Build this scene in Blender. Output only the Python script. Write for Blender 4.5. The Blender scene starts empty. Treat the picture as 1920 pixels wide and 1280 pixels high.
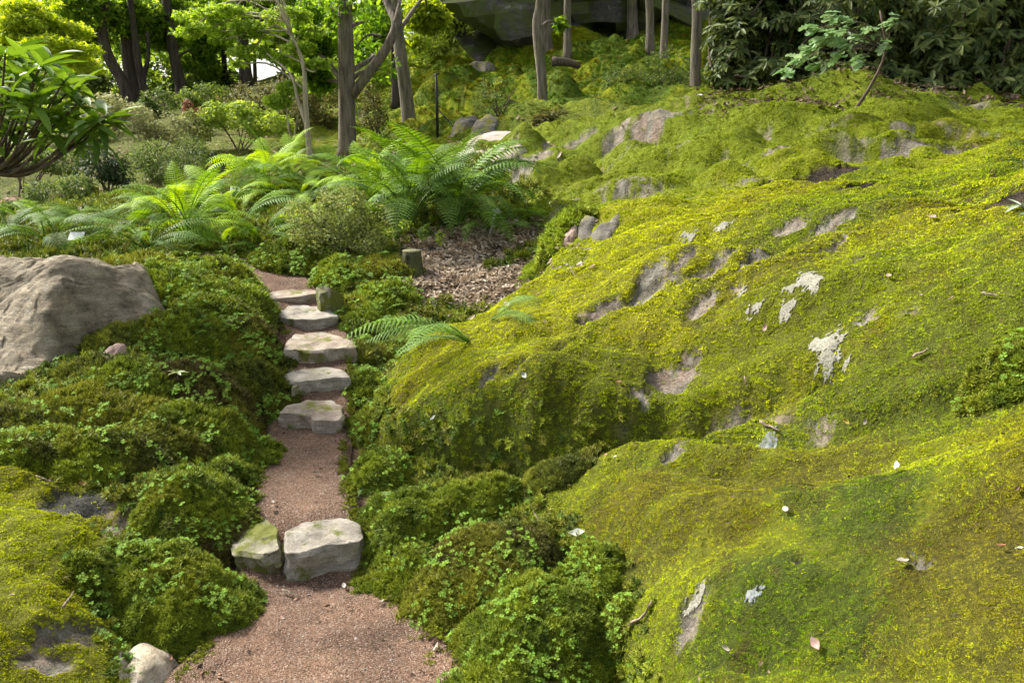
import bpy, math, random
import numpy as np

rng = np.random.default_rng(7)
random.seed(7)
S = bpy.context.scene
COL = S.collection

# ------------------------------------------------------------------ camera, sky, sun, exposure
PITCH = math.radians(15.0)
EYE = np.array([0.0, 0.0, 1.6])
cam_d = bpy.data.cameras.new('camera')
cam_d.sensor_width = 36.0
cam_d.lens = 36.0 * 1500.0 / 1920.0
cam_d.clip_start = 0.05
cam_d.clip_end = 400.0
cam = bpy.data.objects.new('camera', cam_d)
COL.objects.link(cam)
cam.location = EYE
cam.rotation_euler = (math.pi / 2 - PITCH, 0, 0)
S.camera = cam

SUN_EL, SUN_AZ = math.radians(42.0), math.radians(-60.0)    # azimuth from +Y towards +X
w = bpy.data.worlds.new('World')
S.world = w
w.use_nodes = True
wn, wl = w.node_tree.nodes, w.node_tree.links
sky = wn.new('ShaderNodeTexSky')
sky.sky_type = 'NISHITA'
sky.sun_disc = False
sky.sun_elevation = SUN_EL
sky.sun_rotation = SUN_AZ
sky.air_density = 1.0
sky.dust_density = 4.0
hs = wn.new('ShaderNodeHueSaturation')
hs.inputs['Saturation'].default_value = 0.35      # thin bright cloud
bg = wn['Background']
bg.inputs['Strength'].default_value = 0.14
wl.new(sky.outputs[0], hs.inputs['Color'])
wl.new(hs.outputs[0], bg.inputs['Color'])

sun_d = bpy.data.lights.new('sun', 'SUN')
sun_d.energy = 4.7
sun_d.angle = math.radians(9.0)
sun_d.color = (1.0, 0.95, 0.86)
sun = bpy.data.objects.new('sun', sun_d)
COL.objects.link(sun)
sun.rotation_euler = (math.pi / 2 - SUN_EL, 0, -SUN_AZ + math.pi)
SUNDIR = np.array([math.sin(SUN_AZ) * math.cos(SUN_EL), math.cos(SUN_AZ) * math.cos(SUN_EL), math.sin(SUN_EL)])

S.view_settings.view_transform = 'Standard'
S.view_settings.look = 'None'
S.view_settings.gamma = 1.0
S.view_settings.use_curve_mapping = False
S.view_settings.exposure = 1.16
S.render.engine = 'CYCLES'
S.cycles.max_bounces = 4
S.cycles.diffuse_bounces = 2
S.cycles.transmission_bounces = 2
S.cycles.use_adaptive_sampling = True
S.cycles.adaptive_threshold = 0.03
S.cycles.adaptive_min_samples = 12
S.cycles.use_denoising = True

# ------------------------------------------------------------------ pixel of the photograph -> ray -> point in the place
def ray(px, py):
    xn, yn = (px - 960.0) / 1500.0, (640.0 - py) / 1500.0
    return np.array([xn, math.cos(PITCH) + yn * math.sin(PITCH), -math.sin(PITCH) + yn * math.cos(PITCH)])

def PZ(px, py, z):
    d = ray(px, py)
    return EYE + d * (z - EYE[2]) / d[2]

def PY(px, py, Y):
    d = ray(px, py)
    return EYE + d * Y / d[1]

# ------------------------------------------------------------------ numpy noise
_perm = np.random.default_rng(3).permutation(256)
_perm = np.concatenate([_perm, _perm])
_ga = np.random.default_rng(4).uniform(0, 2 * np.pi, 256)
_gx, _gy = np.cos(_ga), np.sin(_ga)

def pnoise(x, y):
    x = np.asarray(x, float); y = np.asarray(y, float)
    xi, yi = np.floor(x).astype(int), np.floor(y).astype(int)
    xf, yf = x - xi, y - yi
    u, v = xf * xf * xf * (xf * (xf * 6 - 15) + 10), yf * yf * yf * (yf * (yf * 6 - 15) + 10)
    def g(ix, iy, dx, dy):
        h = _perm[_perm[ix & 255] + (iy & 255)]
        return _gx[h] * dx + _gy[h] * dy
    a, b = g(xi, yi, xf, yf), g(xi + 1, yi, xf - 1, yf)
    c, d = g(xi, yi + 1, xf, yf - 1), g(xi + 1, yi + 1, xf - 1, yf - 1)
    return ((a + u * (b - a)) + v * ((c + u * (d - c)) - (a + u * (b - a)))) * 1.5

def fbm(x, y, o=4, s=0.5):
    t, a, f = 0.0, 1.0, 1.0
    for i in range(o):
        t = t + a * pnoise(x * f + 17.3 * i, y * f - 9.1 * i)
        a *= s; f *= 2.03
    return t

def sstep(a, b, x):
    t = np.clip((x - a) / (b - a), 0, 1)
    return t * t * (3 - 2 * t)

# ------------------------------------------------------------------ materials
def new_mat(name):
    m = bpy.data.materials.new(name)
    m.use_nodes = True
    nt = m.node_tree
    for n in list(nt.nodes):
        nt.nodes.remove(n)
    out = nt.nodes.new('ShaderNodeOutputMaterial')
    return m, nt, out

def N(nt, t, **kw):
    n = nt.nodes.new(t)
    for k, v in kw.items():
        if k.startswith('i_'):
            key = k[2:].replace('_', ' ')
            n.inputs[int(key) if key.isdigit() else key].default_value = v
        else:
            setattr(n, k, v)
    return n

def ramp(nt, stops, src=None):
    r = nt.nodes.new('ShaderNodeValToRGB')
    e = r.color_ramp.elements
    while len(e) < len(stops):
        e.new(0.5)
    for i, (p, c) in enumerate(stops):
        e[i].position = p
        e[i].color = (*c, 1) if len(c) == 3 else c
    if src is not None:
        nt.links.new(src, r.inputs[0])
    return r

def leaf_mat(name, stops, trans=0.35, rough=0.5, spec=0.35, tcol=1.5, bright=None):
    """foliage: a colour per leaf from the given ramp, some light passing through"""
    m, nt, out = new_mat(name)
    g = N(nt, 'ShaderNodeNewGeometry')
    r = ramp(nt, stops, g.outputs['Random Per Island'])
    p = N(nt, 'ShaderNodeBsdfPrincipled', i_Roughness=rough)
    p.inputs['Specular IOR Level'].default_value = spec
    nt.links.new(r.outputs[0], p.inputs['Base Color'])
    hs = N(nt, 'ShaderNodeHueSaturation', i_Hue=0.485, i_Saturation=1.1, i_Value=tcol)
    nt.links.new(r.outputs[0], hs.inputs['Color'])
    t = N(nt, 'ShaderNodeBsdfTranslucent')
    nt.links.new(hs.outputs[0], t.inputs['Color'])
    mx = N(nt, 'ShaderNodeMixShader', i_0=trans)
    nt.links.new(p.outputs[0], mx.inputs[1])
    nt.links.new(t.outputs[0], mx.inputs[2])
    nt.links.new(mx.outputs[0], out.inputs['Surface'])
    return m

def tint_leaf_mat(name, trans=0.25, rough=0.7, spec=0.2, var=0.35, tip=0.0):
    """small instanced leaves: colour from the point they grow on, a little variation per leaf"""
    m, nt, out = new_mat(name)
    a = N(nt, 'ShaderNodeAttribute', attribute_type='INSTANCER', attribute_name='tint')
    g = N(nt, 'ShaderNodeNewGeometry')
    v = N(nt, 'ShaderNodeMapRange', i_3=1.0 - var, i_4=1.0 + var)
    nt.links.new(g.outputs['Random Per Island'], v.inputs[0])
    hs = N(nt, 'ShaderNodeHueSaturation')
    nt.links.new(a.outputs['Color'], hs.inputs['Color'])
    nt.links.new(v.outputs[0], hs.inputs['Value'])
    p = N(nt, 'ShaderNodeBsdfPrincipled', i_Roughness=rough)
    p.inputs['Specular IOR Level'].default_value = spec
    nt.links.new(hs.outputs[0], p.inputs['Base Color'])
    t = N(nt, 'ShaderNodeBsdfTranslucent')
    nt.links.new(hs.outputs[0], t.inputs['Color'])
    mx = N(nt, 'ShaderNodeMixShader', i_0=trans)
    nt.links.new(p.outputs[0], mx.inputs[1])
    nt.links.new(t.outputs[0], mx.inputs[2])
    nt.links.new(mx.outputs[0], out.inputs['Surface'])
    return m

def rock_mat(name, stops, lichen=(0.55, 0.55, 0.48), lamt=0.6, moss=0.0, scale=1.0, bump=0.4, mosscol=(0.17, 0.17, 0.02)):
    m, nt, out = new_mat(name)
    tc = N(nt, 'ShaderNodeTexCoord')
    n1 = N(nt, 'ShaderNodeTexNoise', i_Scale=5.0 * scale, i_Detail=9.0, i_Roughness=0.65)
    nt.links.new(tc.outputs['Object'], n1.inputs['Vector'])
    r = ramp(nt, stops, n1.outputs['Fac'])
    # fine speckle
    n2 = N(nt, 'ShaderNodeTexNoise', i_Scale=60.0 * scale, i_Detail=5.0, i_Roughness=0.7)
    nt.links.new(tc.outputs['Object'], n2.inputs['Vector'])
    ms = N(nt, 'ShaderNodeMapping', i_Scale=(2.2 * scale, 3.0 * scale, 16.0 * scale), i_Rotation=(0.15, 0.2, 0.4))
    nt.links.new(tc.outputs['Object'], ms.inputs[0])
    ns = N(nt, 'ShaderNodeTexNoise', i_Scale=1.0, i_Detail=8.0, i_Roughness=0.7)
    nt.links.new(ms.outputs[0], ns.inputs['Vector'])
    vs = N(nt, 'ShaderNodeMapRange', i_1=0.32, i_2=0.62, i_3=0.55, i_4=1.15)
    nt.links.new(ns.outputs['Fac'], vs.inputs[0])
    sp0 = N(nt, 'ShaderNodeMapRange', i_1=0.3, i_2=0.7, i_3=0.66, i_4=1.22)
    nt.links.new(n2.outputs['Fac'], sp0.inputs[0])
    sp = N(nt, 'ShaderNodeMath', operation='MULTIPLY')
    nt.links.new(sp0.outputs[0], sp.inputs[0]); nt.links.new(vs.outputs[0], sp.inputs[1])
    mul = N(nt, 'ShaderNodeMix', data_type='RGBA', blend_type='MULTIPLY', i_0=1.0)
    nt.links.new(r.outputs[0], mul.inputs[6])
    nt.links.new(sp.outputs[0], mul.inputs[7])
    # pale lichen spots
    n3 = N(nt, 'ShaderNodeTexNoise', i_Scale=11.0 * scale, i_Detail=6.0, i_Roughness=0.6)
    mp = N(nt, 'ShaderNodeMapping', i_Location=(3.1, 7.7, 1.3))
    nt.links.new(tc.outputs['Object'], mp.inputs[0])
    nt.links.new(mp.outputs[0], n3.inputs['Vector'])
    l = N(nt, 'ShaderNodeMapRange', i_1=0.62, i_2=0.72, i_3=0.0, i_4=lamt)
    nt.links.new(n3.outputs['Fac'], l.inputs[0])
    mix = N(nt, 'ShaderNodeMix', data_type='RGBA')
    nt.links.new(l.outputs[0], mix.inputs[0])
    nt.links.new(mul.outputs[2], mix.inputs[6])
    mix.inputs[7].default_value = (*lichen, 1)
    # dark pits
    vo = N(nt, 'ShaderNodeTexNoise', i_Scale=23.0 * scale, i_Detail=3.0)
    nt.links.new(mp.outputs[0], vo.inputs['Vector'])
    pv = N(nt, 'ShaderNodeMapRange', i_1=0.66, i_2=0.74, i_3=0.0, i_4=0.6)
    nt.links.new(vo.outputs['Fac'], pv.inputs[0])
    mix2 = N(nt, 'ShaderNodeMix', data_type='RGBA')
    nt.links.new(pv.outputs[0], mix2.inputs[0])
    nt.links.new(mix.outputs[2], mix2.inputs[6])
    mix2.inputs[7].default_value = (0.06, 0.055, 0.045, 1)
    col = mix2.outputs[2]
    if moss > 0:
        n4 = N(nt, 'ShaderNodeTexNoise', i_Scale=3.5 * scale, i_Detail=8.0, i_Roughness=0.7)
        nt.links.new(mp.outputs[0], n4.inputs['Vector'])
        mm = N(nt, 'ShaderNodeMapRange', i_1=0.62 - 0.25 * moss, i_2=0.70 - 0.2 * moss)
        nt.links.new(n4.outputs['Fac'], mm.inputs[0])
        mx = N(nt, 'ShaderNodeMix', data_type='RGBA')
        nt.links.new(mm.outputs[0], mx.inputs[0])
        nt.links.new(col, mx.inputs[6])
        mx.inputs[7].default_value = (*mosscol, 1)
        col = mx.outputs[2]
    p = N(nt, 'ShaderNodeBsdfPrincipled', i_Roughness=0.85)
    p.inputs['Specular IOR Level'].default_value = 0.25
    nt.links.new(col, p.inputs['Base Color'])
    add = N(nt, 'ShaderNodeMath', operation='MULTIPLY_ADD', i_1=0.35)
    nt.links.new(n2.outputs['Fac'], add.inputs[0])
    nt.links.new(ns.outputs['Fac'], add.inputs[2])
    b = N(nt, 'ShaderNodeBump', i_Strength=bump, i_Distance=0.03)
    nt.links.new(add.outputs[0], b.inputs['Height'])
    nt.links.new(b.outputs[0], p.inputs['Normal'])
    nt.links.new(p.outputs[0], out.inputs['Surface'])
    return m

def bark_mat(name, c0, c1, mossy=0.0, vs=14.0):
    m, nt, out = new_mat(name)
    tc = N(nt, 'ShaderNodeTexCoord')
    mp = N(nt, 'ShaderNodeMapping', i_Scale=(vs, vs, vs * 0.14))
    nt.links.new(tc.outputs['Object'], mp.inputs[0])
    n = N(nt, 'ShaderNodeTexNoise', i_Scale=1.6, i_Detail=6.0, i_Roughness=0.65)
    nt.links.new(mp.outputs[0], n.inputs['Vector'])
    r = ramp(nt, [(0.32, c0), (0.62, c1)], n.outputs['Fac'])
    n2 = N(nt, 'ShaderNodeTexNoise', i_Scale=2.2, i_Detail=5.0)
    nt.links.new(tc.outputs['Object'], n2.inputs['Vector'])
    mm = N(nt, 'ShaderNodeMapRange', i_1=0.52, i_2=0.68, i_3=0.0, i_4=mossy)
    nt.links.new(n2.outputs['Fac'], mm.inputs[0])
    mx = N(nt, 'ShaderNodeMix', data_type='RGBA')
    nt.links.new(mm.outputs[0], mx.inputs[0])
    nt.links.new(r.outputs[0], mx.inputs[6])
    mx.inputs[7].default_value = (0.10, 0.11, 0.03, 1)
    p = N(nt, 'ShaderNodeBsdfPrincipled', i_Roughness=0.9)
    p.inputs['Specular IOR Level'].default_value = 0.2
    nt.links.new(mx.outputs[2], p.inputs['Base Color'])
    b = N(nt, 'ShaderNodeBump', i_Strength=0.7, i_Distance=0.03)
    nt.links.new(n.outputs['Fac'], b.inputs['Height'])
    nt.links.new(b.outputs[0], p.inputs['Normal'])
    nt.links.new(p.outputs[0], out.inputs['Surface'])
    return m

def plain_mat(name, c, rough=0.7, var=0.25, scale=40.0):
    m, nt, out = new_mat(name)
    tc = N(nt, 'ShaderNodeTexCoord')
    n = N(nt, 'ShaderNodeTexNoise', i_Scale=scale, i_Detail=4.0)
    nt.links.new(tc.outputs['Object'], n.inputs['Vector'])
    r = ramp(nt, [(0.3, tuple(x * (1 - var) for x in c)), (0.7, tuple(x * (1 + var) for x in c))], n.outputs['Fac'])
    p = N(nt, 'ShaderNodeBsdfPrincipled', i_Roughness=rough)
    nt.links.new(r.outputs[0], p.inputs['Base Color'])
    nt.links.new(p.outputs[0], out.inputs['Surface'])
    return m

# ------------------------------------------------------------------ mesh and object helpers
def mesh_np(name, V, F, smooth=True, mat=None, sharp=None):
    """V (n,3), F list of index arrays (m,3) and/or (m,4)"""
    V = np.asarray(V, np.float32)
    if isinstance(F, np.ndarray):
        F = [F]
    F = [np.asarray(f, np.int32) for f in F if len(f)]
    me = bpy.data.meshes.new(name)
    nl = sum(f.size for f in F); nf = sum(len(f) for f in F)
    me.vertices.add(len(V)); me.loops.add(nl); me.polygons.add(nf)
    me.vertices.foreach_set('co', V.ravel())
    me.loops.foreach_set('vertex_index', np.concatenate([f.ravel() for f in F]))
    tot = np.concatenate([np.full(len(f), f.shape[1], np.int32) for f in F])
    st = np.concatenate([[0], np.cumsum(tot)[:-1]]).astype(np.int32)
    me.polygons.foreach_set('loop_start', st)
    me.polygons.foreach_set('use_smooth', np.full(nf, smooth))
    me.update(calc_edges=True)
    if sharp:
        me.set_sharp_from_angle(angle=sharp)
    if mat:
        me.materials.append(mat)
    return me

def obj(name, me, parent=None, loc=None, kind=None):
    o = bpy.data.objects.new(name, me)
    COL.objects.link(o)
    if parent is not None:
        o.parent = parent
    if loc is not None:
        o.location = [float(a) for a in loc]
    if kind:
        o['kind'] = kind
    return o

def tag(o, label, cat, group=None):
    o['label'] = label
    o['category'] = cat
    if group:
        o['group'] = group
    return o

def thing(name, label, cat, loc=(0, 0, 0), rotz=0.0, group=None):
    o = obj(name, None, loc=loc)
    o.rotation_euler = (0, 0, rotz)
    o.empty_display_size = 0.1
    return tag(o, label, cat, group)

def frames(nrm, spin):
    """rotation matrices (n,3,3) whose z column is nrm, turned by spin about it"""
    n = nrm / np.maximum(np.linalg.norm(nrm, axis=1, keepdims=True), 1e-9)
    a = np.where(np.abs(n[:, 2:3]) < 0.95, np.array([[0, 0, 1.0]]), np.array([[1.0, 0, 0]]))
    x = np.cross(a, n); x /= np.linalg.norm(x, axis=1, keepdims=True)
    y = np.cross(n, x)
    c, s = np.cos(spin)[:, None], np.sin(spin)[:, None]
    return np.stack([x * c + y * s, -x * s + y * c, n], axis=2)

def replicate(TV, TF, R, P, s):
    """copies of a template: V (n*k,3), F (n*m,q)"""
    s = np.asarray(s)
    if s.ndim == 1:
        s = s[:, None]
    V = np.einsum('nij,nkj->nki', R, TV[None] * s[:, None, :]) + P[:, None, :]
    n, k = len(P), len(TV)
    F = TF[None] + (np.arange(n) * k)[:, None, None]
    return V.reshape(-1, 3), F.reshape(-1, TF.shape[1])

def join_np(parts):
    Vs, Fs, o = [], [], 0
    for V, F in parts:
        Vs.append(V)
        for f in (F if isinstance(F, list) else [F]):
            Fs.append(f + o)
        o += len(V)
    tri = [f for f in Fs if f.shape[1] == 3]; quad = [f for f in Fs if f.shape[1] == 4]
    out = []
    if tri: out.append(np.concatenate(tri))
    if quad: out.append(np.concatenate(quad))
    return np.concatenate(Vs), out

def tube(pts, rad, seg=8, wob=0.0, cap=True):
    """a tapered tube along a polyline"""
    pts = np.asarray(pts, float); rad = np.asarray(rad, float)
    n = len(pts)
    t = np.gradient(pts, axis=0); t /= np.maximum(np.linalg.norm(t, axis=1, keepdims=True), 1e-9)
    ref = np.array([1.0, 0, 0]) if abs(t[0][0]) < 0.8 else np.array([0, 1.0, 0])
    V = []
    a = np.linspace(0, 2 * np.pi, seg, endpoint=False)
    ph = rng.uniform(0, 6.28, 3)
    for i in range(n):
        x = np.cross(ref, t[i]); x /= np.linalg.norm(x)
        y = np.cross(t[i], x)
        r = rad[i] * (1 + wob * (np.sin(2 * a + ph[0] + i * 0.35) + 0.6 * np.sin(3 * a + ph[1] - i * 0.5) + 0.5 * np.sin(5 * a + ph[2])))
        V.append(pts[i] + (np.cos(a) * r)[:, None] * x + (np.sin(a) * r)[:, None] * y)
    V = np.concatenate(V)
    i = np.arange(n - 1)[:, None] * seg; j = np.arange(seg)[None]; k = (j + 1) % seg
    Q = np.stack([i + j, i + k, i + seg + k, i + seg + j], -1).reshape(-1, 4)
    F = [Q]
    if cap:
        V = np.concatenate([V, pts[-1:], pts[:1]])
        e = (n - 1) * seg; jj = np.arange(seg); kk = (jj + 1) % seg
        F.append(np.stack([e + jj, e + kk, np.full(seg, n * seg)], -1))
        F.append(np.stack([kk, jj, np.full(seg, n * seg + 1)], -1))
    return V, F

def smooth_line(pts, n):
    """Catmull-Rom through points"""
    p = np.asarray(pts, float)
    q = np.concatenate([2 * p[:1] - p[1:2], p, 2 * p[-1:] - p[-2:-1]])
    u = np.linspace(0, len(p) - 1 - 1e-6, n)
    i = u.astype(int); t = (u - i)[:, None]
    a, b, c, d = q[i], q[i + 1], q[i + 2], q[i + 3]
    return 0.5 * (2 * b + (c - a) * t + (2 * a - 5 * b + 4 * c - d) * t ** 2 + (3 * b - a - 3 * c + d) * t ** 3)
# ------------------------------------------------------------------ terrain heights
class TPS:
    def __init__(self, pts, lam=1e-4):
        p = np.asarray(pts, float); xy, z = p[:, :2], p[:, 2]
        n = len(p)
        K = self.k(np.linalg.norm(xy[:, None] - xy[None], axis=2)) + lam * n * np.eye(n)
        A = np.zeros((n + 3, n + 3)); A[:n, :n] = K
        A[:n, n] = 1; A[:n, n + 1:] = xy; A[n:, :n] = A[:n, n:].T
        self.w = np.linalg.solve(A, np.concatenate([z, np.zeros(3)])); self.xy = xy
    @staticmethod
    def k(r):
        return np.where(r > 1e-9, r * r * np.log(np.maximum(r, 1e-9)), 0.0)
    def __call__(self, x, y):
        sh = np.shape(x); x = np.ravel(x); y = np.ravel(y); n = len(self.xy)
        out = self.w[n] + self.w[n + 1] * x + self.w[n + 2] * y
        for i in range(n):
            r2 = (x - self.xy[i, 0]) ** 2 + (y - self.xy[i, 1]) ** 2
            out = out + self.w[i] * 0.5 * r2 * np.log(np.maximum(r2, 1e-12))
        return out.reshape(sh)

def poly_sd(poly, x, y):
    """signed distance to a polygon, positive inside"""
    p = np.asarray(poly)[:, :2]
    d = np.full(np.shape(x), 1e9); ins = np.zeros(np.shape(x), bool)
    for a, b in zip(p, np.roll(p, -1, axis=0)):
        e = b - a; L = max(e @ e, 1e-12)
        t = np.clip(((x - a[0]) * e[0] + (y - a[1]) * e[1]) / L, 0, 1)
        d = np.minimum(d, np.hypot(x - a[0] - t * e[0], y - a[1] - t * e[1]))
        c = (a[1] > y) != (b[1] > y)
        with np.errstate(divide='ignore', invalid='ignore'):
            xx = (b[0] - a[0]) * (y - a[1]) / (b[1] - a[1] if b[1] != a[1] else 1e-9) + a[0]
        ins ^= c & (x < xx)
    return np.where(ins, d, -d)

def line_dist(line, x, y):
    p = np.asarray(line)[:, :2]
    d = np.full(np.shape(x), 1e9)
    for a, b in zip(p[:-1], p[1:]):
        e = b - a; L = max(e @ e, 1e-12)
        t = np.clip(((x - a[0]) * e[0] + (y - a[1]) * e[1]) / L, 0, 1)
        d = np.minimum(d, np.hypot(x - a[0] - t * e[0], y - a[1] - t * e[1]))
    return d

Z = lambda L: [PZ(*a) for a in L]
YY = lambda L: [PY(*a) for a in L]

# ordinary ground
G_pts = Z([(600, 1280, 0), (330, 1275, 0.0), (880, 1260, 0.0), (560, 1090, 0), (420, 1120, 0.0), (600, 960, .12), (570, 870, .13), (580, 822, .14), (590, 735, .24), (590, 682, .33),
           (580, 619, .42), (565, 571, .49), (545, 544, .55), (420, 493, .65),
           (720, 1000, .08), (850, 1180, .01), (980, 1000, .14), (900, 880, .12), (690, 770, .19), (690, 700, .26), (720, 620, .38), (770, 545, .55), (860, 500, .62),
           (910, 450, .72), (1000, 440, .76), (740, 450, .74), (640, 500, .64), (1000, 1200, .02), (1300, 1280, -.05), (1200, 900, .2), (1500, 850, .42), (1800, 850, .58), (1560, 800, .53), (1740, 778, .67), (1920, 735, .80),
           (430, 1000, .08), (460, 880, .15), (300, 920, .22), (100, 920, .2), (0, 820, .33), (220, 800, .33), (450, 790, .23), (520, 700, .33), (400, 650, .46), (480, 600, .5),
           (300, 700, .44), (100, 730, .40), (0, 660, .42), (380, 540, .64), (300, 500, .72), (200, 470, .76), (50, 470, .74), (480, 540, .6), (500, 500, .64)])
G_pts += YY([(300, 410, 7.4), (100, 400, 7.8), (10, 375, 10), (-150, 380, 10), (550, 425, 6.7), (800, 410, 6.9), (1000, 410, 6.7), (1100, 400, 6.6), (300, 360, 9), (550, 330, 9.4), (800, 320, 9),
             (650, 288, 12), (500, 300, 11.5), (300, 300, 12), (100, 300, 13), (-200, 300, 14), (240, 195, 22), (420, 165, 26), (100, 200, 24), (-300, 200, 24), (550, 235, 16), (750, 238, 14), (850, 245, 12),
             (700, 180, 18.5), (800, 150, 20.5), (900, 110, 22.5), (960, 75, 23.5), (1000, 205, 14), (1100, 140, 17.5), (1200, 100, 20), (1300, 85, 21.5), (1015, 225, 12), (1120, 205, 13),
             (1200, 190, 13.5), (1290, 190, 13), (1000, 255, 10), (940, 275, 9), (1500, 120, 16), (1900, 90, 15), (2300, 60, 15)])
G_pts += [np.array(a, float) for a in [(-8, 1, 0.3), (-5, -3, 0), (0, -3, -.1), (5, -3, 0.5), (8, 2, 1.2), (-3, 0.2, 0.0), (3, 0, .3), (6, 6, 1.6), (9, 12, 3.2), (-12, 8, 0.8), (-20, 25, 2.0), (0, 45, 5.0), (-20, 50, 3.5), (12, 28, 8.0), (25, 25, 9), (25, 50, 12), (-45, 60, 4), (45, 60, 14), (0, 80, 7)]]
Gt = TPS(G_pts, 1e-5)

# main whaleback of mossy rock
A_edge = Z([(708, 770, .26), (700, 715, .32), (745, 675, .38), (840, 628, .46), (930, 585, .53), (985, 545, .6), (1020, 500, .67), (1040, 462, .72), (1000, 420, .80)])
A_edge += YY([(1000, 385, 7.2), (930, 335, 8.2), (860, 292, 9.6), (960, 262, 10.4), (1060, 262, 10.2)])
A_edge += [np.array(a, float) for a in [(1.2, 9.6, 1.5), (2.0, 9.2, 1.6), (3.2, 9.4, 1.8), (7.0, 9.0, 2), (8, 3, 2), (4.5, 1.2, 1)]]
A_edge += Z([(2050, 690, .86), (1920, 728, .80), (1740, 772, .68), (1550, 798, .56), (1400, 795, .5), (1250, 790, .44), (1170, 815, .38), (1130, 850, .3), (1000, 858, .24), (860, 862, .2), (750, 838, .2)])
A_pts = Z([(720, 740, .42), (760, 820, .36), (800, 720, .50), (900, 650, .58), (1000, 600, .66), (1020, 530, .74), (1080, 470, .84), (1000, 700, .60), (900, 780, .48), (1060, 790, .46), (1160, 740, .52),
           (1280, 700, .57), (1300, 600, .74), (1300, 500, .93), (1430, 700, .66), (1560, 640, .79), (1500, 530, .95), (1700, 600, .91), (1700, 700, .79), (1880, 660, .90), (1900, 560, 1.02),
           (1800, 480, 1.10), (1600, 450, 1.10), (1400, 430, 1.07), (1200, 440, .98), (1150, 390, 1.03), (1300, 370, 1.14), (1480, 365, 1.2), (1700, 400, 1.21), (1880, 400, 1.24)])
A_pts += YY([(1550, 335, 5.7), (1430, 330, 6.0), (1330, 300, 6.7), (1200, 330, 7.0), (1100, 330, 7.4), (1000, 330, 8.0), (950, 290, 9.2), (1080, 280, 8.8), (1250, 250, 7.9), (1360, 260, 7.0), (1480, 280, 6.3), (1650, 290, 6.0), (1850, 300, 5.6),
             (1310, 186, 8.2), (1200, 212, 8.8), (1100, 240, 9.4), (1450, 215, 7.2), (1600, 225, 6.8), (1800, 240, 6.5), (1900, 225, 6.5), (1450, 185, 7.9), (1700, 190, 7.7), (1900, 180, 7.6), (1380, 180, 8.2), (2050, 330, 4.6), (2050, 470, 3.4)])
At = TPS(A_pts, 1e-5)

# nearer lobe of mossy rock, lower right
B_edge = Z([(985, 925, .15), (1060, 900, .2), (1170, 848, .28), (1300, 800, .43), (1420, 812, .47), (1560, 812, .52), (1750, 788, .63), (1925, 745, .74), (2100, 700, .86)])
B_edge += [np.array(a, float) for a in [(3.2, 1.6, .9), (2.4, -.6, .8), (.6, -.4, 0.1), (.2, .8, 0.0)]]
B_edge += Z([(1180, 1300, 0.0), (1150, 1180, .03), (1060, 1080, .06), (1000, 990, .12)])
B_pts = Z([(1020, 950, .24), (1100, 1000, .25), (1180, 880, .38), (1250, 830, .44), (1350, 850, .46), (1300, 960, .38), (1250, 1100, .28), (1250, 1250, .22), (1500, 1000, .47), (1450, 1200, .36), (1550, 840, .52),
           (1700, 900, .60), (1750, 815, .66), (1900, 770, .78), (1900, 900, .74), (1800, 1050, .60), (1650, 1200, .46), (1900, 1200, .60)])
B_pts += [np.array(a, float) for a in [(1.9, 1.0, .75), (1.0, 0.3, .4), (2.6, 2.0, .95)]]
Bt = TPS(B_pts, 1e-5)

# low mossy rock at the near left
C_edge = Z([(-250, 900, .22), (-60, 885, .25), (60, 892, .24), (140, 915, .2), (225, 945, .18), (265, 975, .14), (235, 1060, .08), (190, 1150, .03), (235, 1230, .0), (240, 1320, -.02)])
C_edge += [np.array(a, float) for a in [(-.9, 1.0, 0), (-2, .8, 0), (-3.2, 1.5, .2)]]
C_pts = Z([(-150, 920, .34), (0, 930, .32), (60, 1000, .29), (170, 985, .25), (230, 990, .22), (130, 1080, .22), (60, 1150, .24), (140, 1220, .15), (60, 1270, .19), (-150, 1100, .3)])
C_pts += [np.array(a, float) for a in [(-1.5, 1.2, .12), (-2.6, 1.3, .3)]]
Ct = TPS(C_pts, 1e-5)

# gravel path: centre line, half width, level
PATH = np.array([[*PZ(px, py, z), hw] for px, py, z, hw in [
    (585, 1560, 0, .50), (590, 1330, 0, .46), (585, 1230, 0, .42), (575, 1150, .0, .30), (570, 1095, .0, .24), (570, 1030, .05, .22), (568, 960, .125, .20), (565, 890, .13, .19), (570, 835, .140, .20),
    (590, 770, .190, .20), (600, 735, .247, .18), (595, 690, .325, .18), (595, 640, .385, .19), (575, 580, .474, .18), (550, 552, .533, .18), (525, 525, .58, .20), (470, 503, .64, .20), (415, 490, .67, .18), (370, 480, .7, .12)]])
_pl = smooth_line(PATH, 240)

def path_info(x, y):
    """distance from the path's centre line over its half width, and the path's level there"""
    sh = np.shape(x); x = np.ravel(x); y = np.ravel(y)
    d = np.full(x.shape, 1e9); lv = np.zeros(x.shape); hw = np.full(x.shape, .2)
    near = (x > -3.2) & (x < 0.6) & (y > 0.8) & (y < 6.6)
    if near.any():
        xn, yn = x[near], y[near]
        D = np.hypot(xn[:, None] - _pl[None, ::2, 0], yn[:, None] - _pl[None, ::2, 1])
        k = D.argmin(1)
        d[near] = D[np.arange(len(k)), k]; lv[near] = _pl[::2][k, 2]; hw[near] = _pl[::2][k, 3]
    return d.reshape(sh), lv.reshape(sh), hw.reshape(sh)

def dome(sd, wdt):
    t = np.clip(sd / wdt, 0, 1)
    return np.sqrt(np.clip(1 - (1 - t) ** 2, 0, 1))

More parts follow.
